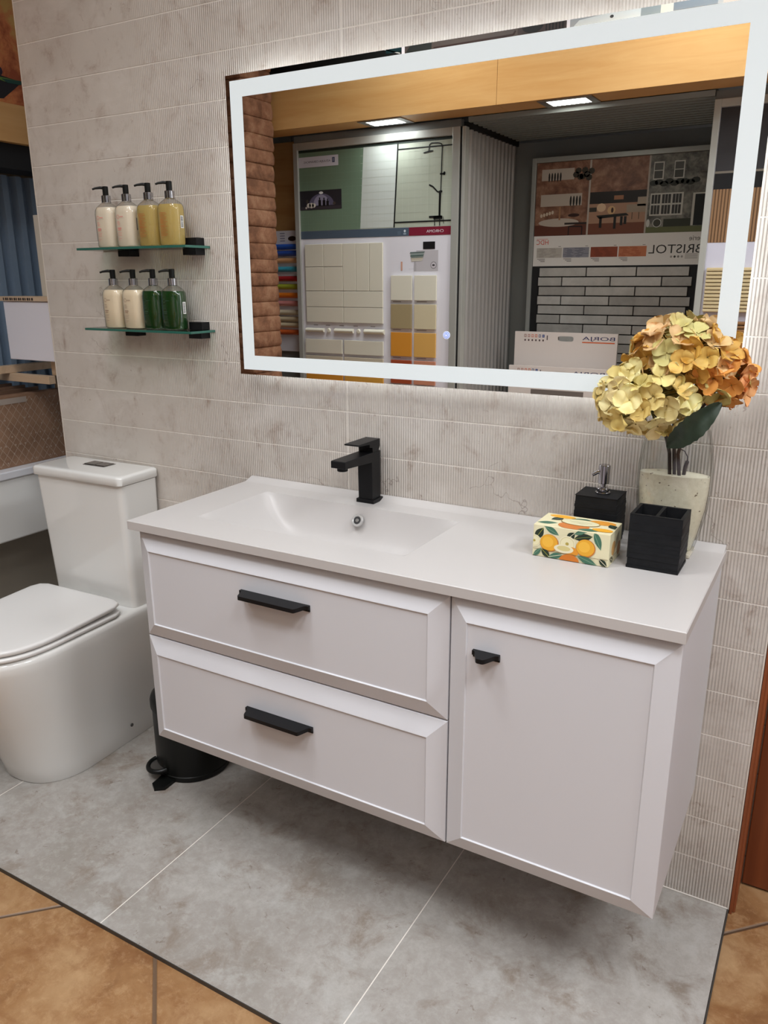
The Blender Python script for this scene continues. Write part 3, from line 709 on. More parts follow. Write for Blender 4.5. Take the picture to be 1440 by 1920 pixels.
pattern('+z', bx_[5], bx_[0], bx_[1], bx_[2], bx_[3], [
    ('L', 0.020, 0.022, 0.040, 0.018, 0.3, MG, LG), ('L', 0.030, 0.055, 0.030, 0.02, 0.9, DG, LG), ('O', 0.035, 0.073, 0.026, 0.010, YL), ('O', 0.116, 0.066, 0.026, 0.014, (206, 140, 50)), ('L', 0.140, 0.050, 0.030, 0.018, 2.2, DG, MG),
    ('O', 0.072, 0.022, 0.030, 0.022, (196, 118, 56)), ('L', 0.105, 0.010, 0.045, 0.015, 0.2, MG, LG), ('O', 0.128, 0.020, 0.020, 0.010, YL), ('L', 0.074, 0.068, 0.040, 0.012, 0.2, MG, DG),
    ('O', 0.078, 0.046, 0.038, 0.020, (150, 120, 60)), ('O', 0.078, 0.046, 0.0365, 0.0185, (212, 206, 170)),
    ('S', [(0.055, 0.051), (0.062, 0.048), (0.070, 0.052), (0.078, 0.047), (0.088, 0.050), (0.100, 0.047)], 0.0008, (120, 130, 90)), ('S', [(0.060, 0.041), (0.070, 0.043), (0.082, 0.039), (0.094, 0.042)], 0.0006, (120, 130, 90))])
pattern('+x', bx_[1], bx_[2], bx_[3], bx_[4], bx_[5], [
    ('O', 0.030, 0.030, 0.014, 0.014, (196, 150, 90)), ('L', 0.055, 0.04, 0.04, 0.018, 0.9, (140, 128, 96), CR), ('L', 0.020, 0.010, 0.03, 0.012, -0.4, (90, 88, 62), CR), ('O', 0.070, 0.020, 0.012, 0.014, (180, 120, 60)), ('S', [(0.0, 0.0155), (0.087, 0.0145)], 0.0008, (120, 96, 60))])

# ---- vase with sand and hydrangeas
vx, vy = 1.0965, -0.063
vase = thing('glass_vase', 'tall flat clear glass vase half filled with cream sand, behind the toothbrush holder', 'vase', (vx, vy, HT))
vp = [(0.000, .040, .020), (.004, .048, .024), (.010, .0495, .0255), (.04, .0570, .0285), (.09, .0665, .031), (.13, .0695, .032), (.17, .0690, .032), (.205, .0650, .0305), (.232, .0600, .028), (.2425, .0570, .0265), (.245, .056, .0255)]
bm = bmesh.new(); add_lathe(bm, vx, vy, [(HT+0.001+z, a, b) for z, a, b in vp], n=2.2, k=56, cap1=False)
inner = [(z, a-0.0035, b-0.0035) for z, a, b in vp if z >= 0.004]
add_lathe(bm, vx, vy, [(HT+0.0035+z, a, b) for z, a, b in inner[:-1]] + [(HT+0.001+.245, .0535, .023)], n=2.2, k=56, cap1=False)
obj('vase_glass', bm, CLEAR, vase, angle=60)
sl = 0.153
bm = bmesh.new(); sp = [(z, a-0.0045, b-0.0045) for z, a, b in vp if 0.004 <= z < sl] + [(sl-0.001, .0645, .0278), (sl+0.0005, .055, .024), (sl-0.0025, .02, .008)]
add_lathe(bm, vx, vy, [(HT+0.0045+z, a, b) for z, a, b in sp], n=2.2, k=56); obj('sand_fill', bm, SAND, vase, angle=60)
for s_ in (1, -1):
    bm = bmesh.new(); add_box(bm, vx+s_*0.044-0.0045, vx+s_*0.044+0.0045, vy-0.036, vy+0.024, HT+0.0002, HT+0.0095, bev=0.003)
    obj('vase_foot', bm, mat('milky_glass_foot', C(186, 178, 160), 0.2, coat=0.5), vase)

PET = {'cream': [C(218, 200, 152), C(212, 190, 128), C(205, 176, 108), C(222, 202, 150), C(204, 186, 134)],
       'orange': [C(214, 166, 74, 1.15), C(218, 180, 134, 1.15), C(206, 156, 74, 1.15), C(208, 172, 122, 1.15), C(198, 182, 122, 1.15), C(218, 178, 96, 1.15)],
       'amber': [C(210, 146, 74), C(216, 156, 108), C(204, 136, 66), C(196, 182, 118)]}
def petal_mat(c):
    key = ('petal', tuple(round(v, 3) for v in c))
    if key in _m: return _m[key]
    m = mat('hydrangea_petal', c, 0.6); k = NT(m); p = k.pos()
    k.l(k.ramp(k.noise(p, 55, 3), [(0.3, (c[0]*0.86, c[1]*0.78, c[2]*0.62, 1)), (0.55, c), (0.75, (min(.9, c[0]*1.12), min(.9, c[1]*1.16), min(.9, c[2]*1.25), 1))]), k.b.inputs['Base Color'])
    src = k.b.inputs['Base Color'].links[0].from_socket; oi = k.n('ShaderNodeObjectInfo').outputs['Random']
    k.l(k.mix(k.math('MULTIPLY', oi, 0.55), src, (min(.9, c[0]*0.92+0.04), min(.9, c[1]*1.12+0.02), c[2]*0.9+0.03, 1)), k.b.inputs['Base Color'])
    _m[key] = m
    return m
def floret_mesh(kind, seed):
    rnd = random.Random(seed); bm = bmesh.new(); n = 4; ph = rnd.uniform(0, 6)
    cup = rnd.uniform(0.1, 1.0)
    for i in range(n):
        a = ph + 2*PI*i/n + rnd.uniform(-0.15, 0.15); L = rnd.uniform(0.022, 0.030); W = L*rnd.uniform(0.50, 0.62); lift = cup + rnd.uniform(-0.35, 0.35)
        tw = rnd.uniform(-0.35, 0.35); NU, NV = 10, 8; g_ = []
        for u in range(NU+1):
            t = 1-(1-u/NU)**1.7; row = []
            wt = W*math.sqrt(max(0.0, 1-((t-0.56)/0.4405)**2))*(0.9+0.15*t) if t > 0.2 else W*(0.16+2.0*t)*0.92
            for v in range(NV+1):
                s_ = (v/NV-0.5)*2
                x = L*t*(1-0.10*s_*s_*t); y = wt*s_
                z = L*(lift*t*(1-0.45*t)) + 0.22*W*s_*s_*t + 0.0016*math.sin(5*t+3*s_+seed) - tw*y*t
                row.append(bm.verts.new((x*math.cos(a)-y*math.sin(a), x*math.sin(a)+y*math.cos(a), z)))
            g_.append(row)
        for u in range(NU):
            for v in range(NV): bm.faces.new((g_[u][v], g_[u+1][v], g_[u+1][v+1], g_[u][v+1]))
    add_lathe(bm, 0, 0, [(-0.010, .0006, .0006), (0.0, .0009, .0009), (.0014, .0014, .0014), (.0026, .0009, .0009)], k=10, mi=1)
    for f_ in bm.faces: f_.smooth = True
    me = bpy.data.meshes.new('floret'); bm.to_mesh(me); bm.free()
    me.materials.append(petal_mat(PET[kind][seed % len(PET[kind])])); me.materials.append(mat('floret_centre', C(120, 104, 48), 0.6))
    return me
def hydrangea(label, kind, c, rad, n, stem, seed, leaf=None):
    t = thing('hydrangea_stem', label, 'flower', stem[0], 'hydrangeas in the glass vase')
    bm = bmesh.new(); add_tube(bm, stem, [0.0034]*(len(stem)-1)+[0.002], k=10); obj('stem', bm, STEM, t)
    bm = bmesh.new()   # inner branching core
    cc = Vector(c)
    rnd = random.Random(seed)
    meshes = [floret_mesh(kind, seed*10+i) for i in range(8)]
    j = 0
    for i in range(n):
        zz = 1-2*(i+0.5)/n; r_ = math.sqrt(max(0, 1-zz*zz)); ph = i*2.39996+seed
        d = Vector((r_*math.cos(ph), r_*math.sin(ph), zz))
        sc_ = rnd.uniform(0.84, 1.02)
        p = cc + Vector((d.x*rad[0], d.y*rad[1], d.z*rad[2]))*sc_
        if p.y > -0.076: p.y = -0.076 - rnd.uniform(0, 0.01)
        add_tube(bm, [cc + (p-cc)*0.05, p], 0.0011, k=5)
        nrm = Vector((d.x/rad[0], d.y/rad[1], d.z/rad[2])).normalized() + Vector((rnd.uniform(-.6, .6), rnd.uniform(-.5, .3), rnd.uniform(-.5, .6)))
        if p.y > -0.095: nrm.y = min(nrm.y, -0.2)
        q = nrm.normalized().to_track_quat('Z', 'Y')
        o = bpy.data.objects.new('floret', meshes[rnd.randrange(8)]); COL.objects.link(o); o.parent = t
        o.location = p - BASE[t]; o.rotation_mode = 'QUATERNION'; o.rotation_quaternion = q; s_ = rnd.uniform(0.85, 1.08); o.scale = (s_, s_, s_)
    obj('flower_branches', bm, mat('dry_green_branch', C(104, 100, 56), 0.7), t)
    if leaf:
        bm = bmesh.new(); A, B, W, tilt = leaf; A = Vector(A); B = Vector(B); ax = (B-A); L = ax.length; ax.normalize()
        side = ax.cross(Vector((0.25, -1, 0.1))).normalized(); up_v = side.cross(ax); N, K = 18, 6; g_ = []
        for i in range(N+1):
            tt_ = i/N; w_ = W*(math.sin(PI*(0.06+0.90*tt_))**0.75)*(1+0.05*math.sin(tt_*60))
            if tt_ < 0.08: w_ *= 0.3+tt_*8
            base_ = A + ax*L*tt_ + up_v*0.018*math.sin(PI*tt_)
            g_.append([bm.verts.new(base_ + side*w_*s_ + up_v*(0.006*abs(s_) + 0.0025*math.sin(tt_*22+3*s_))) for s_ in [(-1+2*k/K) for k in range(K+1)]])
        for i in range(N):
            for k in range(K): bm.faces.new((g_[i][k], g_[i+1][k], g_[i+1][k+1], g_[i][k+1]))
        o = obj('leaf', bm, LEAF, t, angle=80)
        md = o.modifiers.new('Solidify', 'SOLIDIFY'); md.thickness = 0.0008
    return t
SZ = HT+0.0045+sl-0.006
hydrangea('cream hydrangea head on a dark stem, lower left in the glass vase', 'cream', (1.046, -0.140, 1.140), (0.084, 0.056, 0.062), 54,
          [(1.088, -0.066, SZ), (1.084, -0.068, 1.03), (1.074, -0.082, 1.075), (1.046, -0.140, 1.140)], 1, leaf=None)
hydrangea('yellow and orange hydrangea head on a dark stem, upper middle of the bouquet', 'orange', (1.094, -0.118, 1.220), (0.086, 0.050, 0.048), 52,
          [(1.096, -0.062, SZ), (1.092, -0.064, 1.03), (1.088, -0.075, 1.09), (1.094, -0.118, 1.220)], 2)
hydrangea('small amber hydrangea head with a dark green leaf, far right of the bouquet', 'amber', (1.172, -0.105, 1.182), (0.036, 0.040, 0.040), 24,
          [(1.106, -0.068, SZ), (1.100, -0.070, 1.03), (1.110, -0.082, 1.08), (1.172, -0.105, 1.182)], 3,
          leaf=((1.093, -0.150, 1.058), (1.176, -0.160, 1.146), 0.0215, 0))
bm = bmesh.new(); t = thing('dried_twig', 'short dark twig with a bud tip standing in the sand of the glass vase', 'twig', (1.112, -0.058, SZ))
add_tube(bm, [(1.112, -0.058, SZ), (1.114, -0.060, 1.004), (1.117, -0.062, 1.016)], 0.0036, k=10); obj('bud', bm, STEM, t)
bm = bmesh.new(); add_tube(bm, [(1.117, -0.062, 1.014), (1.1165, -0.064, 1.026), (1.111, -0.066, 1.036), (1.101, -0.067, 1.040)], [0.0012, 0.001, 0.001, 0.001], k=8); obj('stalk', bm, STEM, t)

# ================================================================== TOILET
tx = -0.527
toi = thing('toilet', 'white close-coupled toilet with closed lid, on the grey floor left of the vanity', 'toilet', (tx, 0, 0))
def dsec(z, hw, yf, yr=-0.006, n=2.35, k=28, fr=1.15, rc=0.02, sh=0.0):
    """D-shaped outline: straight back at yr, sides, superelliptic front at yf"""
    ys = yf + hw*fr; pts = []
    for i in range(k+1):
        t = PI*i/k; c, s_ = math.cos(t), math.sin(t)
        pts.append((tx+sh+hw*math.copysign(abs(c)**(2/n), c), ys-(ys-yf)*abs(s_)**(2/n), z))
    out = [(tx+sh+hw-rc, yr, z), (tx+sh+hw-rc*0.3, yr-rc*0.3, z), (tx+sh+hw, yr-rc, z)]
    out += pts
    out += [(tx+sh-hw, yr-rc, z), (tx+sh-hw+rc*0.3, yr-rc*0.3, z), (tx+sh-hw+rc, yr, z)]
    return out
bm = bmesh.new()
secs = [dsec(z, hw, yf) for z, hw, yf in [(0.0003, .138, -.470), (.004, .1395, -.473), (.05, .1435, -.484), (.12, .150, -.505), (.20, .158, -.532), (.28, .167, -.565), (.34, .174, -.588), (.385, .1785, -.602), (.408, .180, -.607), (.418, .1785, -.604), (.4235, .174, -.598), (.425, .165, -.588)]]
add_loft(bm, secs); obj('bowl', bm, PORC, toi, angle=50)
def tslab(name, z0, z1, hw, yf, yr, r_, m, raise_=0.0, parent=None, n=2.5):
    bm = bmesh.new(); prof = [(z0, r_), (z0+r_*0.6, r_*0.3), (z0+r_, 0), (z1-r_, 0), (z1-r_*0.6, r_*0.3), (z1-r_*0.15, r_*0.9), (z1, r_*2.2), (z1-0.0004, 0.05), (z1-0.0008, 0.11)]
    secs = []
    for z, i in prof:
        s_ = dsec(z, hw-i, yf+i, yr-i, n=n, rc=0.035, sh=-0.004)
        secs.append([(x, y, zz + raise_*max(0, (y+0.42)/0.24)**1.5*(1 if y > -0.42 else 0)) for x, y, zz in s_])
    add_loft(bm, secs); return obj(name, bm, m, parent or toi, angle=50)
seat = tslab('seat', 0.4275, 0.4405, 0.1770, -0.607, -0.178, 0.004, SEATW, 0.0)
lid = tslab('lid', 0.4435, 0.4590, 0.1740, -0.604, -0.178, 0.0045, SEATW, 0.008)
for sx_ in (-0.07, 0.07):
    bm = bmesh.new(); add_cyl(bm, (tx+sx_-0.018, -0.166, 0.4375), 0.0105, 0.036, axis='x', bev=0.002); obj('hinge', bm, SEATW, toi)
def rrect(z, x0, x1, y0, y1, r_, k=6):
    p = []
    for cx_, cy_, a0 in ((x1-r_, y1-r_, 0), (x0+r_, y1-r_, 1), (x0+r_, y0+r_, 2), (x1-r_, y0+r_, 3)):
        for i in range(k+1): t = (a0+i/k)*PI/2; p.append((cx_+r_*math.cos(t), cy_+r_*math.sin(t), z))
    return p
bm = bmesh.new()
secs = []
for i in range(9):
    t = i/8; z = 0.4255+t*(0.7985-0.4255); hw = 0.166+0.010*t
    secs.append(rrect(z, tx-hw, tx+hw, -0.136-0.016*t, -0.004, 0.022))
secs.insert(0, rrect(0.4252, tx-0.163, tx+0.163, -0.133, -0.004, 0.022))
add_loft(bm, secs); obj('cistern', bm, PORC, toi, angle=50)
bm = bmesh.new()
prof = [(0.8005, .0015), (0.802, 0), (0.820, 0), (0.8245, 0.0015), (0.8268, .005), (0.8278, 0.012)]
add_loft(bm, [rrect(z, tx-0.180+i, tx+0.180-i, -0.160+i, -0.003-i, 0.018) for z, i in prof])
obj('cistern_lid', bm, PORC, toi, angle=50)
bm = bmesh.new(); add_box(bm, tx-0.044, tx+0.044, -0.085, -0.038, 0.8276, 0.8295, bev=0.001)
fb = obj('flush_plate', bm, STEEL, toi)
for s_ in (-1, 1): boxo('flush_button', mat('dark_chrome_button', (0.25, 0.245, 0.24, 1), 0.25, 1.0), fb, tx+min(s_*0.002, s_*0.041), tx+max(s_*0.002, s_*0.041), -0.081, -0.042, 0.8296, 0.8312, bev=0.0006)
bm = bmesh.new(); add_cyl(bm, (tx+0.1455, -0.175, 0.055), 0.0055, 0.003, axis='x', k=16, bev=0.0008); obj('screw_cap', bm, mat('dark_grey_cap', (0.08, 0.075, 0.07, 1), 0.5), toi)
toi.rotation_euler = (0, 0, math.radians(2.0)); toi.location = (tx, -0.005, 0)

t = thing('water_valve', 'small white round valve cap on the wall between toilet and vanity', 'valve', (-0.075, -0.001, 0.40))
bm = bmesh.new(); add_cyl(bm, (-0.085, -0.040, 0.40), 0.017, 0.012, axis='y', bev=0.003); obj('cap', bm, PORC, t)
bm = bmesh.new(); add_cyl(bm, (-0.085, -0.030, 0.40), 0.010, 0.029, axis='y'); obj('stem', bm, CHROME, t)

# ================================================================== PEDAL BIN
pbx, pby = -0.137, -0.165
bn = thing('pedal_bin', 'matt black round pedal bin on the floor between toilet and vanity', 'bin', (pbx, pby, 0))
bm = bmesh.new(); add_lathe(bm, pbx, pby, [(0.0003, .099, .099), (.003, .1045, .1045), (.016, .1055, .1055), (.018, .1035, .1035), (.20, .1035, .1035)], k=56); obj('bucket', bm, BLACKP, bn, angle=40)
bm = bmesh.new(); add_lathe(bm, pbx, pby, [(.2010, .104, .104), (.2030, .1075, .1075), (.222, .1075, .1075), (.232, .104, .104), (.244, .092, .092), (.252, .072, .072), (.256, .045, .045), (.2575, .01, .01)], k=56); obj('lid', bm, BLACKP, bn, angle=40)
ang = math.radians(-112); dv = Vector((math.cos(ang), math.sin(ang), 0)); sv = Vector((-dv.y, dv.x, 0)); pc = Vector((pbx, pby, 0))
bm = bmesh.new(); pts = []
for i in range(25):
    a = PI*i/24; pts.append(pc + dv*(0.098+0.036*math.sin(a)) + sv*(0.036*math.cos(a)) + Vector((0, 0, 0.034-0.004*math.sin(a))))
add_tube(bm, pts, 0.0068, k=12)
bm2 = None
pd = obj('pedal_ring', bm, BLACKP, bn)
bm = bmesh.new(); pl = [pc + dv*(0.100) + sv*0.030 + Vector((0, 0, .0335))]
top_ = [pc + dv*(0.098+0.033*math.sin(PI*i/16)) + sv*(0.033*math.cos(PI*i/16)) + Vector((0, 0, .033)) for i in range(17)]
add_loft(bm, [[p - Vector((0, 0, .0025)) for p in top_], top_]); obj('pedal_pad', bm, mat('grey_metal_pad', (0.20, 0.19, 0.18, 1), 0.35, 0.8), bn)
bm = bmesh.new(); d2 = (dv*0.92 + sv*0.36).normalized(); s2 = Vector((-d2.y, d2.x, 0))
ft = [pc + d2*0.098 + s2*0.024, pc + d2*0.142 + s2*0.026, pc + d2*0.160 + s2*0.004, pc + d2*0.146 - s2*0.018, pc + d2*0.098 - s2*0.024]
add_loft(bm, [[p + Vector((0, 0, .0005)) for p in ft], [p + Vector((0, 0, .0095)) for p in ft]]); obj('foot', bm, BLACKP, bn)

# ================================================================== LEFT-HAND SHOWROOM BAY (seen past the wall's left end)
lb = thing('showroom_canopy', 'honey wood fascia with a painted picture above, beyond the left end of the tiled wall', 'display', (-1.12, 0.35, 1.70))
boxo('fascia', BEAMW, lb, -1.20, -1.05, -0.45, 1.15, 1.776, 1.890, bev=0.001)
boxo('painted_shade_strip', DARK, lb, -1.20, -1.075, -0.45, 1.15, 1.70, 1.7755)  # dark box put in for the shade under the fascia
boxo('picture_board', WHITEB, lb, -1.12, -1.07, -0.45, 1.15, 1.8905, 2.60)
art = Art('+x', -1.07, 0.0006)
PIC = m_noise('painted_orange_ground', C(150, 76, 44), C(196, 118, 72), 9, 0.6, lo=0.38, hi=0.62, c3=C(196, 156, 90))
art.rect(-0.45, 1.891, 1.15, 2.6, PIC, 1)
def blob(pts, c, l): art.poly(pts, c, l)
blob([(-0.1, 1.915), (0.10, 1.895), (0.17, 1.905), (0.215, 1.940), (0.245, 1.965), (0.20, 1.968), (0.13, 1.975), (0.08, 1.990), (-0.1, 1.985)], (32, 24, 28), 2)
blob([(0.05, 2.000), (0.11, 1.985), (0.155, 1.966), (0.215, 1.966), (0.245, 1.967), (0.235, 1.958), (0.18, 1.955), (0.12, 1.965), (0.05, 1.985)], (96, 128, 52), 3)
blob([(0.17, 1.962), (0.245, 1.967), (0.24, 1.955), (0.19, 1.953)], (30, 72, 62), 4)
blob([(0.05, 2.006), (0.10, 1.996), (0.11, 1.988), (0.05, 1.998)], (206, 206, 180), 4)
for k in range(9):
    u_ = 0.07+0.012*k; art.disc(u_, 2.022-0.004*k+0.008*math.sin(k*2.1), 0.012, 0.013, (46, 30, 44), 3, 10)
art.build('painting', lb)
bm = bmesh.new(); add_corr(bm, 'y', -0.45, 1.15, 0.055, 0.022, -1.25, 0.51, 1.699, duty=0.5)
add_box(bm, -1.30, -1.263, -0.45, 1.15, 0.0, 1.70)
tag(obj('ribbed_wall_cladding', bm, BLUER, angle=20), 'blue-grey vertically ribbed wall cladding under the wood fascia on the far left', 'cladding')
def single(name, m, label, cat, *a, bev=0.0, group=None):
    bm = bmesh.new(); add_box(bm, *a, bev=bev); return tag(obj(name, bm, m), label, cat, group)
OAKW = m_wood('pale_oak_plank', C(176, 150, 122), C(196, 172, 146), 0.5, (1, 10, 10), 3)
pr_ = thing('display_plinth', 'white plinth cabinet with projecting rim behind the toilet on the left', 'plinth', (-1.22, 0.0, 0.0))
boxo('rim', LACQ, pr_, -1.225, -1.010, -0.60, 0.42, 0.715, 0.742, bev=0.004)
boxo('plinth_body', PORC, pr_, -1.224, -1.020, -0.59, 0.41, 0.502, 0.7148, bev=0.006)
boxo('recessed_base', TAUPE, pr_, -1.224, -1.13, -0.59, 0.41, 0.0003, 0.5018)
# lattice box and racked boards standing on the plinth
LATB = m_noise('brown_patterned_board', C(112, 84, 64), C(136, 106, 84), 14, 0.6)
lt = thing('patterned_sample_board', 'brown sample board printed with a white diagonal lattice, standing on the white plinth', 'sample board', (-1.075, -0.05, 0.7425))
boxo('board', LATB, lt, -1.095, -1.055, -0.45, 0.36, 0.7425, 0.982, bev=0.001)
art = Art('+x', -1.055, 0.0004)
zc0, zc1 = 0.748, 0.972; LC = (160, 140, 124)
def clipline(u0, v0, du, dv_, w_, c, l):
    t0, t1 = (zc0-v0)/dv_, (zc1-v0)/dv_; a_ = u0+du*min(t0, t1); b = u0+du*max(t0, t1)
    va, vb = v0+dv_*min(t0, t1), v0+dv_*max(t0, t1)
    if min(a_, b) < -0.44 or max(a_, b) > 0.355: return
    art.line([(a_, va), (b, vb)], w_, c, l)
for i in range(-14, 22):
    clipline(i*0.028, 0.86, 0.75, 1.0, 0.0016, LC, 1); clipline(i*0.028, 0.86, -0.75, 1.0, 0.0016, LC, 1)
for i in range(-12, 20):
    for j in range(8):
        if random.random() < 0.5: art.disc(i*0.028*0.66+(j % 2)*0.009, 0.758+j*0.029, 0.0028, 0.0034, (160, 142, 126), 2, 8)
art.rect(-0.44, 0.955, 0.10, 0.974, (150, 138, 128), 3)
art.build('lattice_print', lt)
for k in range(4):
    x_ = -1.118 - 0.030*k
    single('racked_board', m_wood('dark_walnut_board', C(84, 62, 48), C(112, 86, 68), 0.5, (1, 1, 12), 3), ['thin dark wood board racked upright directly behind the lattice board', 'second thin dark board racked behind the lattice board', 'third thin dark board racked behind the lattice board', 'rearmost thin dark board in the rack, nearest the ribbed panel'][k],
           'sample board', x_-0.010, x_, -0.40, 0.20-0.03*k, 0.7425, 0.992+0.007*k, group='dark boards racked upright behind the lattice board')
pf = thing('wooden_shelf_frame', 'pale oak corner frame above the racked dark boards on the far left', 'frame', (-1.1, 0.1, 1.03))
boxo('side_rail', OAKW, pf, -1.16, -1.130, -0.45, 0.55, 1.047, 1.072, bev=0.001)
boxo('front_rail', OAKW, pf, -1.22, -0.93, 0.105, 0.130, 1.020, 1.0465, bev=0.001)
boxo('support_post', OAKW, pf, -1.158, -1.132, 0.30, 0.326, 0.7425, 1.0465)
wp = thing('white_sample_panel', 'blank white panel with a wooden ledge on top, in front of the blue-grey ribbed panel', 'panel', (-0.96, 0.13, 1.09))
boxo('panel', WHITEB, wp, -1.109, -0.80, 0.100, 0.125, 1.0965, 1.2855, bev=0.002)
boxo('top_ledge', OAKW, wp, -1.130, -0.80, 0.095, 0.185, 1.287, 1.302, bev=0.001)
boxo('side_stile', mat('cream_board_edge', C(196, 188, 174), 0.5), wp, -0.990, -0.86, 0.165, 0.184, 1.3022, 1.555)
boxo('back_post', OAKW, wp, -0.95, -0.92, 0.135, 0.165, 1.0468, 1.2868)
art = Art('-y', 0.095, 0.0003)
for q in range(14): art.rect(-1.10+q*0.011, 1.290, -1.10+q*0.011+0.006+0.003*(q % 2), 1.298, (60, 48, 40), 1)
art.build('ledge_print', wp)

# ================================================================== SHOWROOM OPPOSITE (seen in the mirror)
# wooden canopy beam with two downlights
bmn = thing('canopy_beam', 'long honey-coloured wooden canopy beam opposite, spanning above the display panels', 'beam', (0.0, -2.29, 2.12))
bm = bmesh.new(); add_box(bm, -1.75, -0.20, -2.375, -2.20, 2.1205, 2.39, bev=0.0005); add_box(bm, -0.1985, 2.2, -2.375, -2.20, 2.1205, 2.39, bev=0.0005); obj('veneer_box', bm, BEAMW, bmn)
for (x0, x1), lab in (((-0.925, -0.745), 'lit rectangular downlight set in the beam above the CHROMA display'), ((0.025, 0.205), 'lit rectangular downlight set in the beam above the ribbed recess')):
    d = thing('recessed_downlight', lab, 'downlight', ((x0+x1)/2, -2.29, 2.1145), 'downlights in the canopy beam')
    bm = bmesh.new(); y0, y1 = -2.355, -2.225
    for a in ((x0-0.035, x1+0.035, y0-0.012, y0+0.012), (x0-0.035, x1+0.035, y1-0.012, y1+0.012), (x0-0.035, x0, y0+0.012, y1-0.012), (x1, x1+0.035, y0+0.012, y1-0.012)): add_box(bm, *a, 2.1155, 2.1203, bev=0.001, seg=1)
    obj('trim_plate', bm, STEEL, d)
    boxo('diffuser', LAMP, d, x0, x1, y0+0.012, y1-0.012, 2.1165, 2.1200)
# picture band above the beam
pb = thing('picture_band', 'row of large room photographs mounted above the wooden canopy beam', 'picture', (0, -2.24, 2.392))
boxo('backing_board', WHITEB, pb, -1.75, 2.2, -2.27, -2.23, 2.392, 2.93)
art = Art('+y', -2.23, 0.0006)
art.rect(-1.74, 2.394, -0.712, 2.92, (16, 18, 18), 1); art.rect(-0.695, 2.394, 0.105, 2.92, (74, 66, 62), 1); art.rect(0.120, 2.394, 1.10, 2.92, (150, 156, 160), 1); art.rect(1.115, 2.394, 2.19, 2.92, (120, 116, 110), 1)
art.poly([(-0.83, 2.44), (-0.72, 2.405), (-0.72, 2.40), (-0.85, 2.44)], (190, 196, 196), 2); art.rect(-0.80, 2.41, -0.713, 2.50, (14, 46, 50), 2)
art.poly([(-0.695, 2.394), (-0.55, 2.394), (-0.55, 2.50), (-0.62, 2.48)], (36, 40, 38), 2); art.line([(-0.54, 2.402), (-0.14, 2.405), (-0.13, 2.42)], 0.008, (44, 28, 24), 2)
art.rect(-0.12, 2.40, 0.10, 2.46, (54, 44, 42), 2); art.disc(-0.05, 2.43, 0.05, 0.03, (12, 12, 12), 3)
for k in range(6): art.rect(0.01+0.015*k, 2.40, 0.017+0.015*k, 2.46, (16, 16, 16), 3)
art.poly([(0.13, 2.394), (0.16, 2.42), (0.42, 2.44), (0.42, 2.394)], (196, 204, 206), 2); art.disc(0.30, 2.415, 0.008, 0.006, (60, 60, 60), 3)
art.rect(0.42, 2.394, 0.50, 2.50, (130, 142, 146), 2); art.rect(0.50, 2.394, 0.55, 2.46, (200, 196, 186), 2); art.rect(0.55, 2.40, 0.72, 2.50, (112, 124, 134), 2); art.rect(0.74, 2.394, 1.09, 2.50, (168, 164, 160), 2)
art.build('photographs', pb)

# brick column
COLM = m_noise('rough_brown_stone', C(104, 70, 50), C(130, 90, 66), 12, 0.9, 0.004, 70, c3=C(150, 112, 86))
bm = bmesh.new(); rnd = random.Random(5)
z = -0.0098; cxx, cyy = -1.690, -2.04
while z < 2.93:
    h = min(rnd.uniform(0.066, 0.088), 2.94-z); jx, jy = rnd.uniform(-.004, .004), rnd.uniform(-.004, .004); s_ = []
    for t, i in ((0, .006), (.06, .002), (.3, 0), (.6, .001), (.92, .0035), (1, .007)):
        q = []
        for (x, y, zz) in rrect(z+h*t, cxx-0.245+i+jx, cxx+0.245-i+jx, cyy-0.13+i, cyy+0.13-i, 0.03, 5):
            q.append((x+rnd.uniform(-.0025, .0025), y+rnd.uniform(-.0025, .0025), zz))
        s_.append(q)
    add_loft(bm, s_); z += h+0.0004
tag(obj('brick_column', bm, COLM, angle=60), 'rough brown brick column at the far left of the mirror reflection', 'column')

# moulding board between column and CHROMA stand
boxo_post = single('wood_partition', BEAMW, 'plain honey wood partition strip between the brick column and the CHROMA stand', 'partition', -1.90, -1.50, -2.56, -2.53, -0.0098, 2.119)
mb = thing('moulding_board', 'white hand-hole board carrying a column of coloured tile mouldings beside the brick column', 'sample board', (-1.60, -2.47, 0.93))
bm = bmesh.new(); add_box(bm, -1.74, -1.505, -2.476, -2.462, 0.93, 1.63, bev=0.001); obj('board', bm, WHITEB, mb)
boxo('easel_foot', GREYP, mb, -1.72, -1.52, -2.52, -2.478, -0.0097, 1.2)
art = Art('+y', -2.4618, 0.0003)
art.disc(-1.572, 1.585, 0.030, 0.014, (54, 36, 28), 1)
for k in range(4): art.rect(-1.66, 1.57+k*0.014, -1.625, 1.576+k*0.014, (150, 150, 170), 1)
art.build('board_print', mb)
MC = [(1.540, (46, 92, 190)), (1.502, (52, 84, 170)), (1.462, (220, 166, 118)), (1.412, (66, 168, 196)), (1.358, (168, 40, 44)), (1.312, (158, 168, 52)), (1.262, (222, 118, 34)), (1.214, (200, 132, 128)), (1.162, (204, 192, 166)), (1.122, (196, 180, 150)), (1.088, (206, 190, 160)), (1.045, (196, 92, 44))]
for z_, c_ in MC:
    bm = bmesh.new(); secs = [[(x_, -2.4617+0.022*math.sin(PI*i/10), z_-0.016*math.cos(PI*i/10)) for i in range(11)] for x_ in (-1.725, -1.530)]
    add_loft(bm, secs, closed=True); o = obj('moulding', bm, mat('glazed_moulding', C(*c_), 0.2, coat=0.3), mb, angle=40)

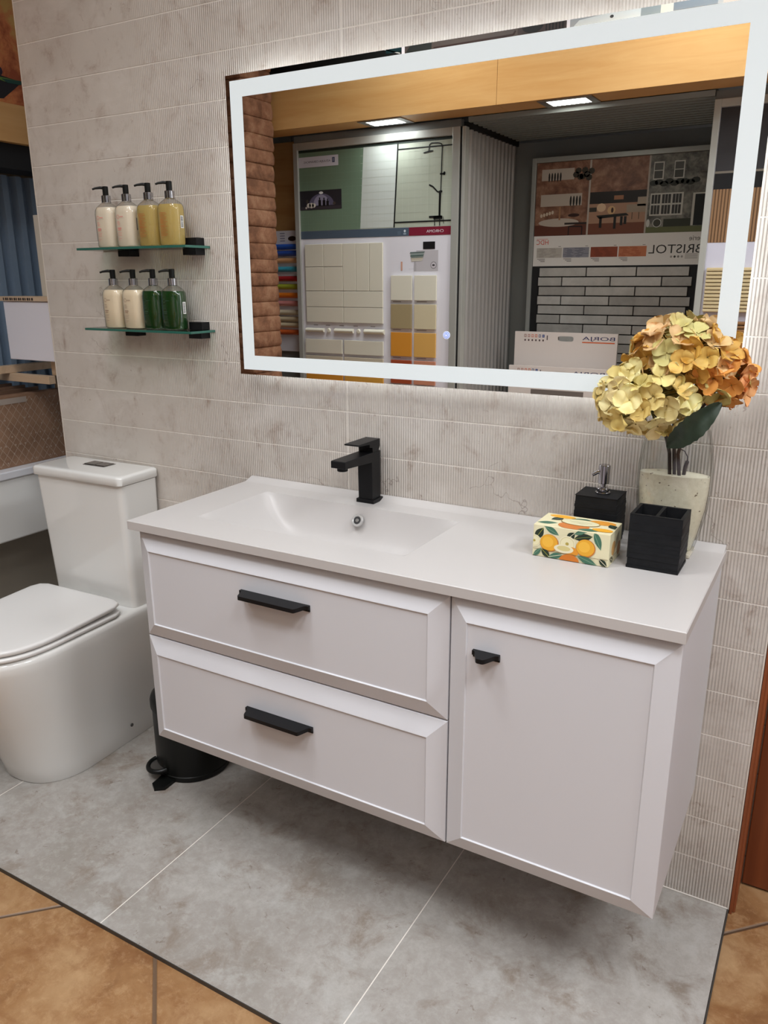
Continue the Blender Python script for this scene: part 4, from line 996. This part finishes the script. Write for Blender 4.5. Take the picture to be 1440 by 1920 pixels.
# CHROMA stand
ch = thing('tile_display_stand', 'aluminium-framed tile stand headed CHROMA with cream, orange and yellow sample tiles', 'display stand', (-0.97, -2.43, -0.01))
YC = -2.40
bm = bmesh.new()
FX0, FX1, FZ1 = -1.492, -0.466, 2.082
for a in ((FX0, FX0+0.030, 0.10, FZ1), (FX1-0.040, FX1, 0.10, FZ1), (FX0+0.030, FX1-0.040, 2.045, FZ1), (FX0+0.030, FX1-0.040, 0.10, 0.14)): add_box(bm, a[0], a[1], YC-0.035, YC+0.014, a[2], a[3], bev=0.002)
obj('frame', bm, ALU, ch)
bm = bmesh.new(); add_box(bm, FX1+0.002, FX1+0.010, YC-0.035, YC+0.004, 0.10, FZ1, mi=0); obj('frame_dark_strip', bm, DARK, ch)  # near-black strip between frame and outer rail
bm = bmesh.new(); add_box(bm, FX1+0.012, FX1+0.030, YC-0.035, YC+0.010, 0.10, FZ1, bev=0.002); obj('outer_rail', bm, ALU, ch)
boxo('board', WHITEB, ch, FX0+0.030, FX1-0.040, YC-0.02, YC, 0.14, 2.045)
bm = bmesh.new(); add_box(bm, FX0+0.05, FX1-0.05, YC-0.10, YC-0.036, -0.0098, 1.9); add_box(bm, FX0, FX1, YC-0.2, YC+0.03, -0.0098, 0.099, bev=0.003); obj('base', bm, GREYP, ch)
boxo('header_rail', GREYP, ch, FX0, FX1, YC-0.035, YC+0.0, 2.0835, 2.118)
art = Art('+y', YC, 0.0004)
P0, P1 = FX0+0.031, FX1-0.041
GN = (112, 134, 112); WG = (200, 206, 200); SH = (178, 184, 168)
art.rect(P0, 1.618, P1, 2.044, SH, 1)
art.poly([(P0, 1.618), (-1.062, 1.618), (-1.035, 2.044), (P0, 2.044)], GN, 2)
art.poly([(-1.062, 1.622), (-0.848, 1.622), (-0.824, 2.044), (-1.035, 2.044)], WG, 2)
for k in range(11):
    z_ = 1.655+k*0.037; art.rect(P0, z_, -1.056, z_+0.0012, (122, 146, 124), 3); art.rect(-1.055, z_, P1, z_+0.0010, (192, 198, 186), 3)
for k in range(12):
    x_ = P0+0.02+k*0.033; art.rect(x_, 1.62, x_+0.0010, 2.04, (120, 144, 122), 3)
for k in range(14):
    x_ = -1.02+k*0.037
    if abs(x_+0.835) > 0.02: art.rect(x_, 1.624, x_+0.0009, 2.04, (194, 200, 188), 3)
art.rect(P0, 2.030, P1, 2.044, (40, 50, 44), 4)
BK = (16, 18, 18)
art.line([(-0.848, 1.620), (-0.824, 2.042)], 0.008, BK, 5)
art.rect(-0.822, 2.000, P1, 2.006, BK, 5); art.rect(-0.846, 1.641, P1, 1.648, BK, 5)
art.rect(-0.640, 1.70, -0.6385, 1.995, (160, 168, 150), 5)
art.line([(-0.576, 1.62), (-0.567, 2.000), (-0.572, 2.012), (-0.590, 2.017), (-0.630, 2.019), (-0.640, 2.012), (-0.643, 1.985)], 0.0055, BK, 6)
art.poly([(-0.676, 1.978), (-0.640, 1.986), (-0.616, 1.984), (-0.620, 1.979), (-0.672, 1.973)], BK, 6)
art.line([(-0.577, 1.79), (-0.578, 1.66)], 0.010, BK, 6); art.line([(-0.640, 1.822), (-0.618, 1.812), (-0.590, 1.785), (-0.570, 1.785)], 0.007, BK, 6); art.disc(-0.572, 1.786, 0.010, 0.006, BK, 7)
art.rect(-0.578, 1.866, -0.552, 1.874, BK, 6); art.disc(-0.553, 1.872, 0.006, 0.009, BK, 6)
art.rect(-0.638, 1.660, -0.565, 1.670, BK, 7); art.rect(-0.612, 1.652, -0.560, 1.668, BK, 7); art.rect(-0.607, 1.621, -0.602, 1.655, BK, 7); art.line([(-0.556, 1.665), (-0.552, 1.63)], 0.003, BK, 7)
# niche
art.rect(P0, 1.730, -1.180, 1.832, (42, 40, 46), 4)
art.disc(-1.315, 1.752, 0.085, 0.062, (96, 92, 116), 5, t0=0, t1=PI); art.disc(-1.315, 1.752, 0.055, 0.056, (150, 146, 170), 6, t0=0, t1=PI)
art.disc(-1.315, 1.818, 0.014, 0.007, (236, 232, 240), 7); art.rect(P0, 1.732, -1.185, 1.748, (60, 54, 60), 7)
for x_, h_ in ((-1.325, .046), (-1.296, .044), (-1.272, .038)): art.rect(x_-0.009, 1.748, x_+0.009, 1.748+h_*0.7, (14, 12, 16), 8); art.rect(x_-0.004, 1.748+h_*0.7, x_+0.004, 1.748+h_, (14, 12, 16), 8)
for x_, r_ in ((-1.400, .014), (-1.382, .016), (-1.365, .013)): art.disc(x_, 1.754, r_, r_*0.9, (206, 200, 190), 8)
art.disc(-1.418, 1.742, 0.006, 0.006, (200, 190, 180), 8); art.disc(-1.410, 1.775, 0.008, 0.011, (70, 64, 60), 8); art.disc(-1.228, 1.760, 0.010, 0.008, (74, 66, 60), 8)
# maker's label
art.rect(P0, 1.953, -1.196, 2.007, (206, 204, 214), 9)
art.text('AZULEJA CERÁMICAS', -1.247, -1.425, 1.972, 1.988, (60, 60, 78), 10)
art.rect(-1.236, 1.970, -1.219, 1.996, (52, 66, 100), 10); art.rect(-1.231, 1.975, -1.229, 1.992, (180, 180, 200), 11); art.rect(-1.226, 1.975, -1.224, 1.992, (180, 180, 200), 11)
# banner
art.rect(P0, 1.575, -0.757, 1.617, (78, 92, 108), 4); art.rect(-0.757, 1.575, P1, 1.617, (124, 28, 50), 4)
art.text('CHROMA', -0.552, -0.652, 1.588, 1.602, (226, 214, 222), 5)
art.disc(-0.782, 1.600, 0.006, 0.007, (214, 222, 230), 5); art.rect(-0.790, 1.582, -0.774, 1.590, (150, 164, 178), 5)
for q in range(3): art.rect(-0.826, 1.584+q*0.006, -0.806, 1.586+q*0.006, (110, 126, 142), 5)
# small bits on the board
art.rect(-0.758, 1.405, -0.700, 1.406, (190, 188, 196), 1)
art.rect(-0.726, 1.395, -0.712, 1.46, (176, 172, 176), 2); art.rect(-0.712, 1.395, -0.582, 1.50, (190, 186, 190), 2)
art.rect(-0.672, 1.505, -0.601, 1.543, (20, 18, 20), 3)
for q, c_ in enumerate(((96, 110, 106), (150, 160, 156), (86, 106, 100), (128, 136, 128), (196, 186, 168), (206, 200, 186))):
    art.poly([(-0.748+0.004*(q % 2)+0.001*q, 1.492-q*0.008), (-0.660-0.002*q, 1.494-q*0.008), (-0.665-0.003*q, 1.487-q*0.008), (-0.752+0.002*q, 1.484-q*0.008)], c_, 4)
art.rect(-0.806, 1.398, -0.796, 1.444, (206, 160, 140), 3)
art.disc(-0.608, 1.424, 0.018, 0.018, (110, 106, 108), 3); art.disc(-0.608, 1.424, 0.0155, 0.0155, (196, 190, 196), 4); art.disc(-0.608, 1.424, 0.008, 0.004, (30, 28, 30), 5)
def caption(x0, z_, L=0.045): art.rect(x0, z_-0.004, x0+L, z_, (150, 140, 140), 2)
for q in range(5): caption(-0.855, 1.236-0.151*q, 0.05); caption(-0.706, 1.236-0.151*q, 0.06)
for x_ in (-1.39, -1.305, -1.21, -1.115, -1.0): caption(x_, 1.098, 0.03)
art.build('printed_panel', ch)
def tile(x0, x1, z0, z1, c, parent=ch, y=YC+0.0047, th=0.010):
    bm = bmesh.new(); add_box(bm, x0, x1, y, y+th, z0, z1, bev=0.0016); return obj('sample_tile', bm, mat('glazed_tile', C(*c), 0.25), parent)
CT = (212, 208, 192)
gx0, gxm, gx1 = -1.431, -1.173, -0.912; q = 0.0012
for (a, b) in ((gx0, -1.3025), (-1.3025, gxm)):
    for (c, d) in ((1.289, 1.4215), (1.4215, 1.546)): tile(a+q, b-q, c+q, d-q, CT)
for i in range(3): w3 = (gx1-gxm)/3; tile(gxm+w3*i+q, gxm+w3*(i+1)-q, 1.289+q, 1.546-q, CT)
for (c, d) in ((1.113, 1.200), (1.200, 1.289)):
    tile(gx0+q, gxm-q, c+q, d-q, CT); tile(gxm+q, gx1-q, c+q, d-q, CT)
# profile pieces
for (a, b, r_) in ((-1.436, -1.310, .012), (-1.022-0.214, -1.108, .013), (-1.035, -0.905, .014)):
    bm = bmesh.new(); add_loft(bm, [[(x_, YC+0.0045+0.02*math.sin(PI*i/8), 1.068-r_*math.cos(PI*i/8)) for i in range(9)] for x_ in (a, b)]); obj('profile_piece', bm, mat('glazed_tile', C(*CT), 0.25), ch)
for a in (-1.278, -1.075):
    bm = bmesh.new(); add_cyl(bm, (a, YC+0.0045, 1.068), 0.014, 0.012, axis='y', bev=0.005); obj('profile_end', bm, mat('glazed_tile', C(*CT), 0.25), ch)
rowsL = [(1.016, CT, CT), (0.920, (188, 178, 158), (194, 184, 164)), (0.824, (206, 140, 52), (206, 152, 66)), (0.728, (180, 100, 60), (196, 130, 90)), (0.632, CT, CT), (0.536, (150, 160, 150), CT)]
for zt_, c1, c2 in rowsL: tile(-1.444, -1.186, zt_-0.080, zt_, c1); tile(-1.172, -0.912, zt_-0.080, zt_, c2)
smallc = [(CT, CT), ((158, 142, 108), (198, 186, 156)), ((204, 138, 52), (206, 160, 88)), ((158, 74, 46), (192, 130, 104)), ((150, 110, 96), (160, 126, 116)), ((90, 100, 110), (120, 130, 140))]
for i, (c1, c2) in enumerate(smallc):
    zt_ = 1.372-0.151*i; tile(-0.862, -0.732, zt_-0.130, zt_, c1); tile(-0.716, -0.584, zt_-0.130, zt_, c2)

# ribbed recess: side screen, ceiling, back wall
rs = thing('ribbed_side_screen', 'grey vertically ribbed metal screen beside the CHROMA stand', 'screen', (-0.46, -2.78, -0.0098))
bm = bmesh.new(); add_corr(bm, 'y', -3.09, -2.44, 0.052, 0.024, -0.452, -0.0098, 2.072, duty=0.45); obj('ribbed_sheet', bm, CORR, rs, angle=20)
boxo('head_rail', DARK, rs, -0.49, -0.42, -3.09, -2.44, 2.073, 2.110)
rc = thing('ribbed_canopy_ceiling', 'dark grey ribbed metal ceiling sheet inside the recess behind the wooden beam', 'ceiling sheet', (0.1, -2.75, 2.09))
bm = bmesh.new(); add_corr(bm, 'c', -3.085, -2.378, 0.055, 0.022, 2.118, -0.418, 0.722, duty=0.5)
for fa in bm.faces: pass
obj('ribbed_sheet', bm, CORRD, rc, angle=20)
single('recess_back_panel', GREYP, 'plain grey back panel of the recess behind the BRISTOL board', 'panel', -0.452, 0.95, -3.12, -3.10, -0.0098, 2.09)
# BRISTOL board
br = thing('tile_display_board', 'grey-framed tile board headed Serie BRISTOL with rows of long grey bricks', 'display board', (0.17, -3.03, -0.01))
YB = -3.0
bm = bmesh.new()
for a in ((-0.298, -0.274, 0.45, 1.992), (0.640, 0.664, 0.45, 1.992), (-0.274, 0.640, 1.966, 1.992)): add_box(bm, a[0], a[1], YB-0.03, YB+0.012, a[2], a[3], bev=0.002)
obj('frame', bm, mat('grey_aluminium', (0.36, 0.37, 0.35, 1), 0.4, 0.3), br)
boxo('board', DARK, br, -0.274, 0.640, YB-0.02, YB, 0.45, 1.966)
bm = bmesh.new(); add_box(bm, -0.30, 0.664, YB-0.09, YB+0.002, -0.0098, 0.449, bev=0.003); obj('base', bm, GREYP, br)
art = Art('+y', YB, 0.0004)
BRK = m_noise('terracotta_wall_photo', C(84, 54, 44), C(118, 82, 64), 14, 0.5, c3=C(144, 110, 90))
GST = m_noise('grey_stone_wall_photo', C(66, 66, 62), C(100, 99, 94), 22, 0.5, c3=C(130, 128, 120))
art.rect(-0.272, 1.584, 0.638, 1.964, (170, 160, 150), 1)
art.rect(-0.272, 1.584, 0.024, 1.964, BRK, 2); art.rect(0.034, 1.584, 0.334, 1.964, BRK, 2); art.rect(0.343, 1.584, 0.638, 1.964, GST, 2)
# photo 1: kitchen shelves
PW = (176, 164, 152)
art.rect(-0.243, 1.872, -0.060, 1.930, PW, 3); art.rect(-0.243, 1.738, -0.010, 1.800, PW, 3)
for q in range(5): art.disc(-0.200+q*0.016, 1.888, 0.005, 0.024, (22, 20, 20), 4, 10)
for q in range(4): art.disc(-0.072+q*0.017, 1.762, 0.0055, 0.027, (22, 20, 20), 4, 10)
for q in range(8): art.disc(-0.05+0.012*q, 1.895+0.02*math.sin(q*1.9), 0.018, 0.016, (50, 44, 34), 4, 8)
art.disc(-0.135, 1.652, 0.115, 0.022, PW, 4); art.rect(-0.272, 1.584, 0.024, 1.640, (88, 46, 32), 3); art.rect(-0.10, 1.640, 0.024, 1.650, (40, 30, 28), 5)
art.line([(-0.075, 1.585), (-0.075, 1.630), (0.0, 1.628), (0.0, 1.585)], 0.006, (26, 20, 20), 6); art.disc(-0.05, 1.688, 0.032, 0.009, (48, 24, 20), 5)
for q in range(5): art.disc(-0.235+q*0.016, 1.690+0.004*q, 0.007, 0.010, (196, 180, 160), 5, 8)
art.line([(-0.13, 1.735), (-0.13, 1.665)], 0.010, (150, 110, 80), 5)
# photo 2: living room
art.rect(0.034, 1.740, 0.334, 1.800, (30, 24, 22), 3); art.rect(0.034, 1.640, 0.334, 1.740, (160, 124, 102), 3); art.rect(0.034, 1.584, 0.334, 1.640, (108, 62, 44), 4)
art.disc(0.10, 1.720, 0.025, 0.022, (206, 176, 146), 4, 12); art.rect(0.235, 1.690, 0.334, 1.730, (150, 136, 120), 4); art.rect(0.29, 1.720, 0.334, 1.765, (160, 146, 130), 4); art.rect(0.035, 1.700, 0.075, 1.722, (52, 48, 42), 4)
art.rect(0.165, 1.757, 0.215, 1.778, (150, 104, 76), 5); art.disc(0.155, 1.705, 0.022, 0.022, (196, 160, 120), 5, 10); art.disc(0.16, 1.705, 0.007, 0.014, (60, 34, 28), 6, 8)
art.poly([(0.075, 1.680), (0.235, 1.688), (0.25, 1.676), (0.09, 1.664)], (26, 24, 22), 6)
for x_, h_ in ((0.093, .055), (0.170, .062), (0.205, .045), (0.225, .040)): art.rect(x_, 1.672-h_, x_+0.014, 1.672, (24, 22, 22), 6)
for x_ in (0.265, 0.300): art.rect(x_, 1.655, x_+0.003, 1.69, (40, 34, 30), 6)
# photo 3: stone house
W_ = (190, 188, 180)
for x_ in (0.360, 0.462):
    art.rect(x_, 1.845, x_+0.052, 1.930, W_, 3); art.rect(x_+0.004, 1.850, x_+0.046, 1.886, (70, 70, 66), 4); art.rect(x_+0.004, 1.890, x_+0.046, 1.924, (84, 84, 80), 4)
for q in range(9): art.disc(0.365+q*0.026, 1.828+0.006*math.sin(q*2.6), 0.022, 0.014, (38, 40, 34), 5, 9)
art.rect(0.355, 1.668, 0.520, 1.778, W_, 3)
for i in range(3):
    for j in range(2):
        for k in range(3): art.rect(0.361+i*0.053+k*0.0155, 1.675+j*0.052, 0.361+i*0.053+k*0.0155+0.0130, 1.675+j*0.052+0.044, (50, 50, 50), 4)
art.rect(0.566, 1.615, 0.638, 1.772, W_, 3); art.rect(0.578, 1.615, 0.638, 1.765, (20, 24, 24), 4)
art.rect(0.343, 1.584, 0.638, 1.612, (92, 96, 62), 4); art.rect(0.43, 1.612, 0.566, 1.650, (44, 48, 36), 4)
art.disc(0.398, 1.632, 0.022, 0.022, (200, 200, 196), 5, 20); art.disc(0.398, 1.632, 0.019, 0.019, (60, 60, 52), 6, 20); art.disc(0.352, 1.632, 0.009, 0.020, (190, 190, 186), 5, 12)
# white header strip
art.rect(-0.272, 1.421, 0.638, 1.583, (214, 210, 206), 3)
BB = (40, 38, 38)
art.text('BRISTOL', 0.638, 0.368, 1.479, 1.523, BB, 4); art.text('Serie', 0.638, 0.568, 1.541, 1.566, (70, 66, 64), 4)
art.text('HDC', -0.186, -0.256, 1.537, 1.562, (196, 74, 56), 4); art.rect(-0.256, 1.566, -0.190, 1.568, (196, 74, 56), 4)
for q in range(5): art.rect(0.555, 1.452+q*0.0055, 0.618, 1.454+q*0.0055, (130, 124, 120), 4)
for q in range(4): art.disc(0.486+q*0.018, 1.462, 0.006, 0.006, [(150, 144, 140), (50, 48, 46), (120, 116, 112), (150, 144, 140)][q], 4, 10)
for x0, c_, c2 in ((-0.252, (176, 170, 162), (150, 144, 138)), (-0.099, (134, 134, 144), (96, 98, 112)), (0.057, (136, 66, 44), (112, 52, 36)), (0.210, (182, 110, 76), (158, 84, 56))):
    art.rect(x0, 1.466, x0+0.147, 1.519, c_, 4); rn = random.Random(int(x0*999))
    for j in range(9):
        u_ = x0+rn.uniform(0, .03)
        while u_ < x0+0.11: L_ = rn.uniform(.02, .05); art.rect(u_, 1.468+j*0.0056, min(u_+L_, x0+0.146), 1.4705+j*0.0056, c2, 5); u_ += L_+rn.uniform(.01, .04)
    for q in range(3): art.rect(x0+0.004+0.01*q, 1.458-q*0.007, x0+0.05, 1.461-q*0.007, (110, 104, 100), 4)
    art.rect(x0+0.125, 1.524, x0+0.140, 1.527, (130, 124, 118), 4)
art.build('printed_panel', br)
BRM = [m_noise('grey_brick_glaze', C(a, a-3, a-8, 1.15), C(a+20, a+17, a+12, 1.15), 9, 0.5, 0.0006, 60) for a in (146, 158, 168)]
rn = random.Random(11); pz = 0.0515
for r_ in range(12):
    zt_ = 1.411 - r_*pz; off = 0.0 if r_ % 2 == 0 else -0.137; x_ = 0.046 - 0.2725*2 + off
    while x_ < 0.60:
        a, b = max(x_, -0.232), min(x_+0.2665, 0.603)
        if b-a > 0.02:
            bm = bmesh.new(); add_box(bm, a, b, YB+0.0002, YB+0.012, zt_-0.0455, zt_, bev=0.0018); obj('brick_tile', bm, BRM[rn.randrange(3)], br)
        x_ += 0.2725
# sample boards on a low stand
single('low_rack', GREYP, 'low grey rack in front of the BRISTOL board', 'rack', -0.33, 0.70, -2.90, -2.62, -0.0098, 0.46, bev=0.004)
def hand_board(label, x0, x1, y, z0, z1, hx, first):
    t = thing('hand_hole_board', label, 'sample board', ((x0+x1)/2, y, z0), 'pink-grey sample boards with hand holes')
    bm = bmesh.new(); hz_ = z1-0.034; hw, hh = 0.045, 0.0145
    cx_ = hx; n = 40
    hole = [(cx_+hw*math.copysign(abs(math.cos(a))**0.5, math.cos(a)), hz_+hh*math.copysign(abs(math.sin(a))**0.5, math.sin(a))) for a in [2*PI*i/n for i in range(n)]]
    def ray_out(px_, pz_):
        dx_, dz_ = px_-cx_, pz_-hz_; ts = []
        if dx_ > 1e-9: ts.append((x1-cx_)/dx_)
        if dx_ < -1e-9: ts.append((x0-cx_)/dx_)
        if dz_ > 1e-9: ts.append((z1-hz_)/dz_)
        if dz_ < -1e-9: ts.append((z0-hz_)/dz_)
        t_ = min(ts); return (cx_+dx_*t_, hz_+dz_*t_)
    outer = [ray_out(*p) for p in hole]
    for cxn, czn in ((x1, z1), (x0, z1), (x0, z0), (x1, z0)):   # snap the nearest ring point to each corner
        i = min(range(n), key=lambda k_: (outer[k_][0]-cxn)**2+(outer[k_][1]-czn)**2); outer[i] = (cxn, czn)
    def V(p, yy): return bm.verts.new((p[0], yy, p[1]))
    of, hf, ob, hb = [[V(p, yy) for p in L_] for L_, yy in ((outer, y+0.008), (hole, y+0.008), (outer, y-0.008), (hole, y-0.008))]
    for i in range(n):
        j = (i+1) % n
        bm.faces.new((of[i], of[j], hf[j], hf[i])); bm.faces.new((ob[i], ob[j], hb[j], hb[i])); bm.faces.new((of[i], of[j], ob[j], ob[i])); bm.faces.new((hf[i], hf[j], hb[j], hb[i]))
    obj('board', bm, mat('pinkish_grey_board', C(206, 196, 190), 0.5), t, angle=30)
    art = Art('+y', y+0.008, 0.0004)
    art.text('BORJA', x1-0.014, x1-0.190, z1-0.043, z1-0.018, (44, 46, 92), 1); art.rect(x1-0.190, z1-0.052, x1-0.014, z1-0.046, (206, 96, 52), 1)
    art.text('1' if first else '1', hx-0.100, hx-0.106, z1-0.043, z1-0.018, (90, 76, 80), 1)
    cs = [(60, 70, 120), (80, 90, 130), (200, 96, 60), (206, 110, 80), (170, 110, 100), (150, 110, 100)]
    for q in range(6):
        art.rect(hx-0.132-q*0.021, z1-0.030, hx-0.119-q*0.021, z1-0.014, cs[q], 1); art.rect(hx-0.129-q*0.021, z1-0.027, hx-0.122-q*0.021, z1-0.017, (206, 196, 190) if q else (120, 130, 170), 2)
        art.disc(hx-0.126-q*0.021, z1-0.046, 0.005, 0.006, (80, 62, 64), 1, 8)
    return t, art
t, art = hand_board('pale sample board with a hand hole and BORJA lettering, leaning behind a second one', -0.283, 0.293, -2.80, 0.462, 1.069, 0.009, True); art.build('printed_labels', t)
t, art = hand_board('nearer pale hand-hole board with a dark grey sample, standing before the rear one', -0.281, 0.273, -2.72, 0.462, 0.888, 0.007, False); art.rect(-0.147, 0.50, 0.151, 0.762, (112, 102, 96), 1); art.build('printed_labels', t)
# right display stand
rd = thing('wood_panel_display_stand', 'aluminium-framed display of ribbed wood panels at the right side of the mirror reflection', 'display stand', (1.2, -2.43, -0.01))
bm = bmesh.new()
for a in ((0.722, 0.750, 0.10, 2.082), (1.75, 1.78, 0.10, 2.082), (0.750, 1.75, 2.050, 2.082), (0.75, 1.75, 0.10, 0.13)): add_box(bm, a[0], a[1], YC-0.035, YC+0.014, a[2], a[3], bev=0.002)
obj('frame', bm, ALU, rd)
boxo('board', mat('lilac_white_board', C(190, 188, 200), 0.5), rd, 0.750, 1.750, YC-0.02, YC, 0.13, 2.05)
boxo('base', GREYP, rd, 0.722, 1.78, YC-0.2, YC+0.02, -0.0098, 0.099)
boxo('header_rail', GREYP, rd, 0.722, 1.78, YC-0.035, YC, 2.0835, 2.118)
boxo('side_cheek', CORR, rd, 0.724, 0.742, -3.09, YC-0.036, -0.0098, 2.09)
art = Art('+y', YC, 0.0005)
art.rect(0.751, 1.79, 1.749, 2.049, (54, 52, 54), 1); art.rect(0.751, 1.788, 1.749, 1.797, (120, 112, 100), 2); art.rect(0.751, 1.724, 1.749, 1.788, (20, 20, 22), 2); art.rect(0.751, 1.504, 1.749, 1.724, (92, 66, 44), 1)
k_ = 0
x_ = 0.752
while x_ < 1.74: art.rect(x_, 1.504, x_+0.008, 1.724, (146, 112, 80), 2); x_ += 0.0135
art.build('ribbed_wood_photo', rd)
def slats(x0, x1, z0, z1, n, c):
    bm = bmesh.new(); h = (z1-z0)/n; add_box(bm, x0, x1, YC+0.003, YC+0.008, z0, z1)
    for i in range(n): add_box(bm, x0, x1, YC+0.008, YC+0.020, z0+h*i+h*0.14, z0+h*(i+1)-h*0.14, bev=0.001, seg=1)
    obj('slatted_sample', bm, m_wood('slat_wood', C(*c), C(*(min(255, v+16) for v in c)), 0.5, (1, 1, 10), 4), rd, angle=30)
slats(0.762, 1.15, 1.205, 1.397, 12, (178, 160, 122)); slats(0.762, 1.15, 0.99, 1.166, 11, (120, 84, 50)); slats(0.762, 1.15, 0.765, 0.95, 11, (112, 80, 56))
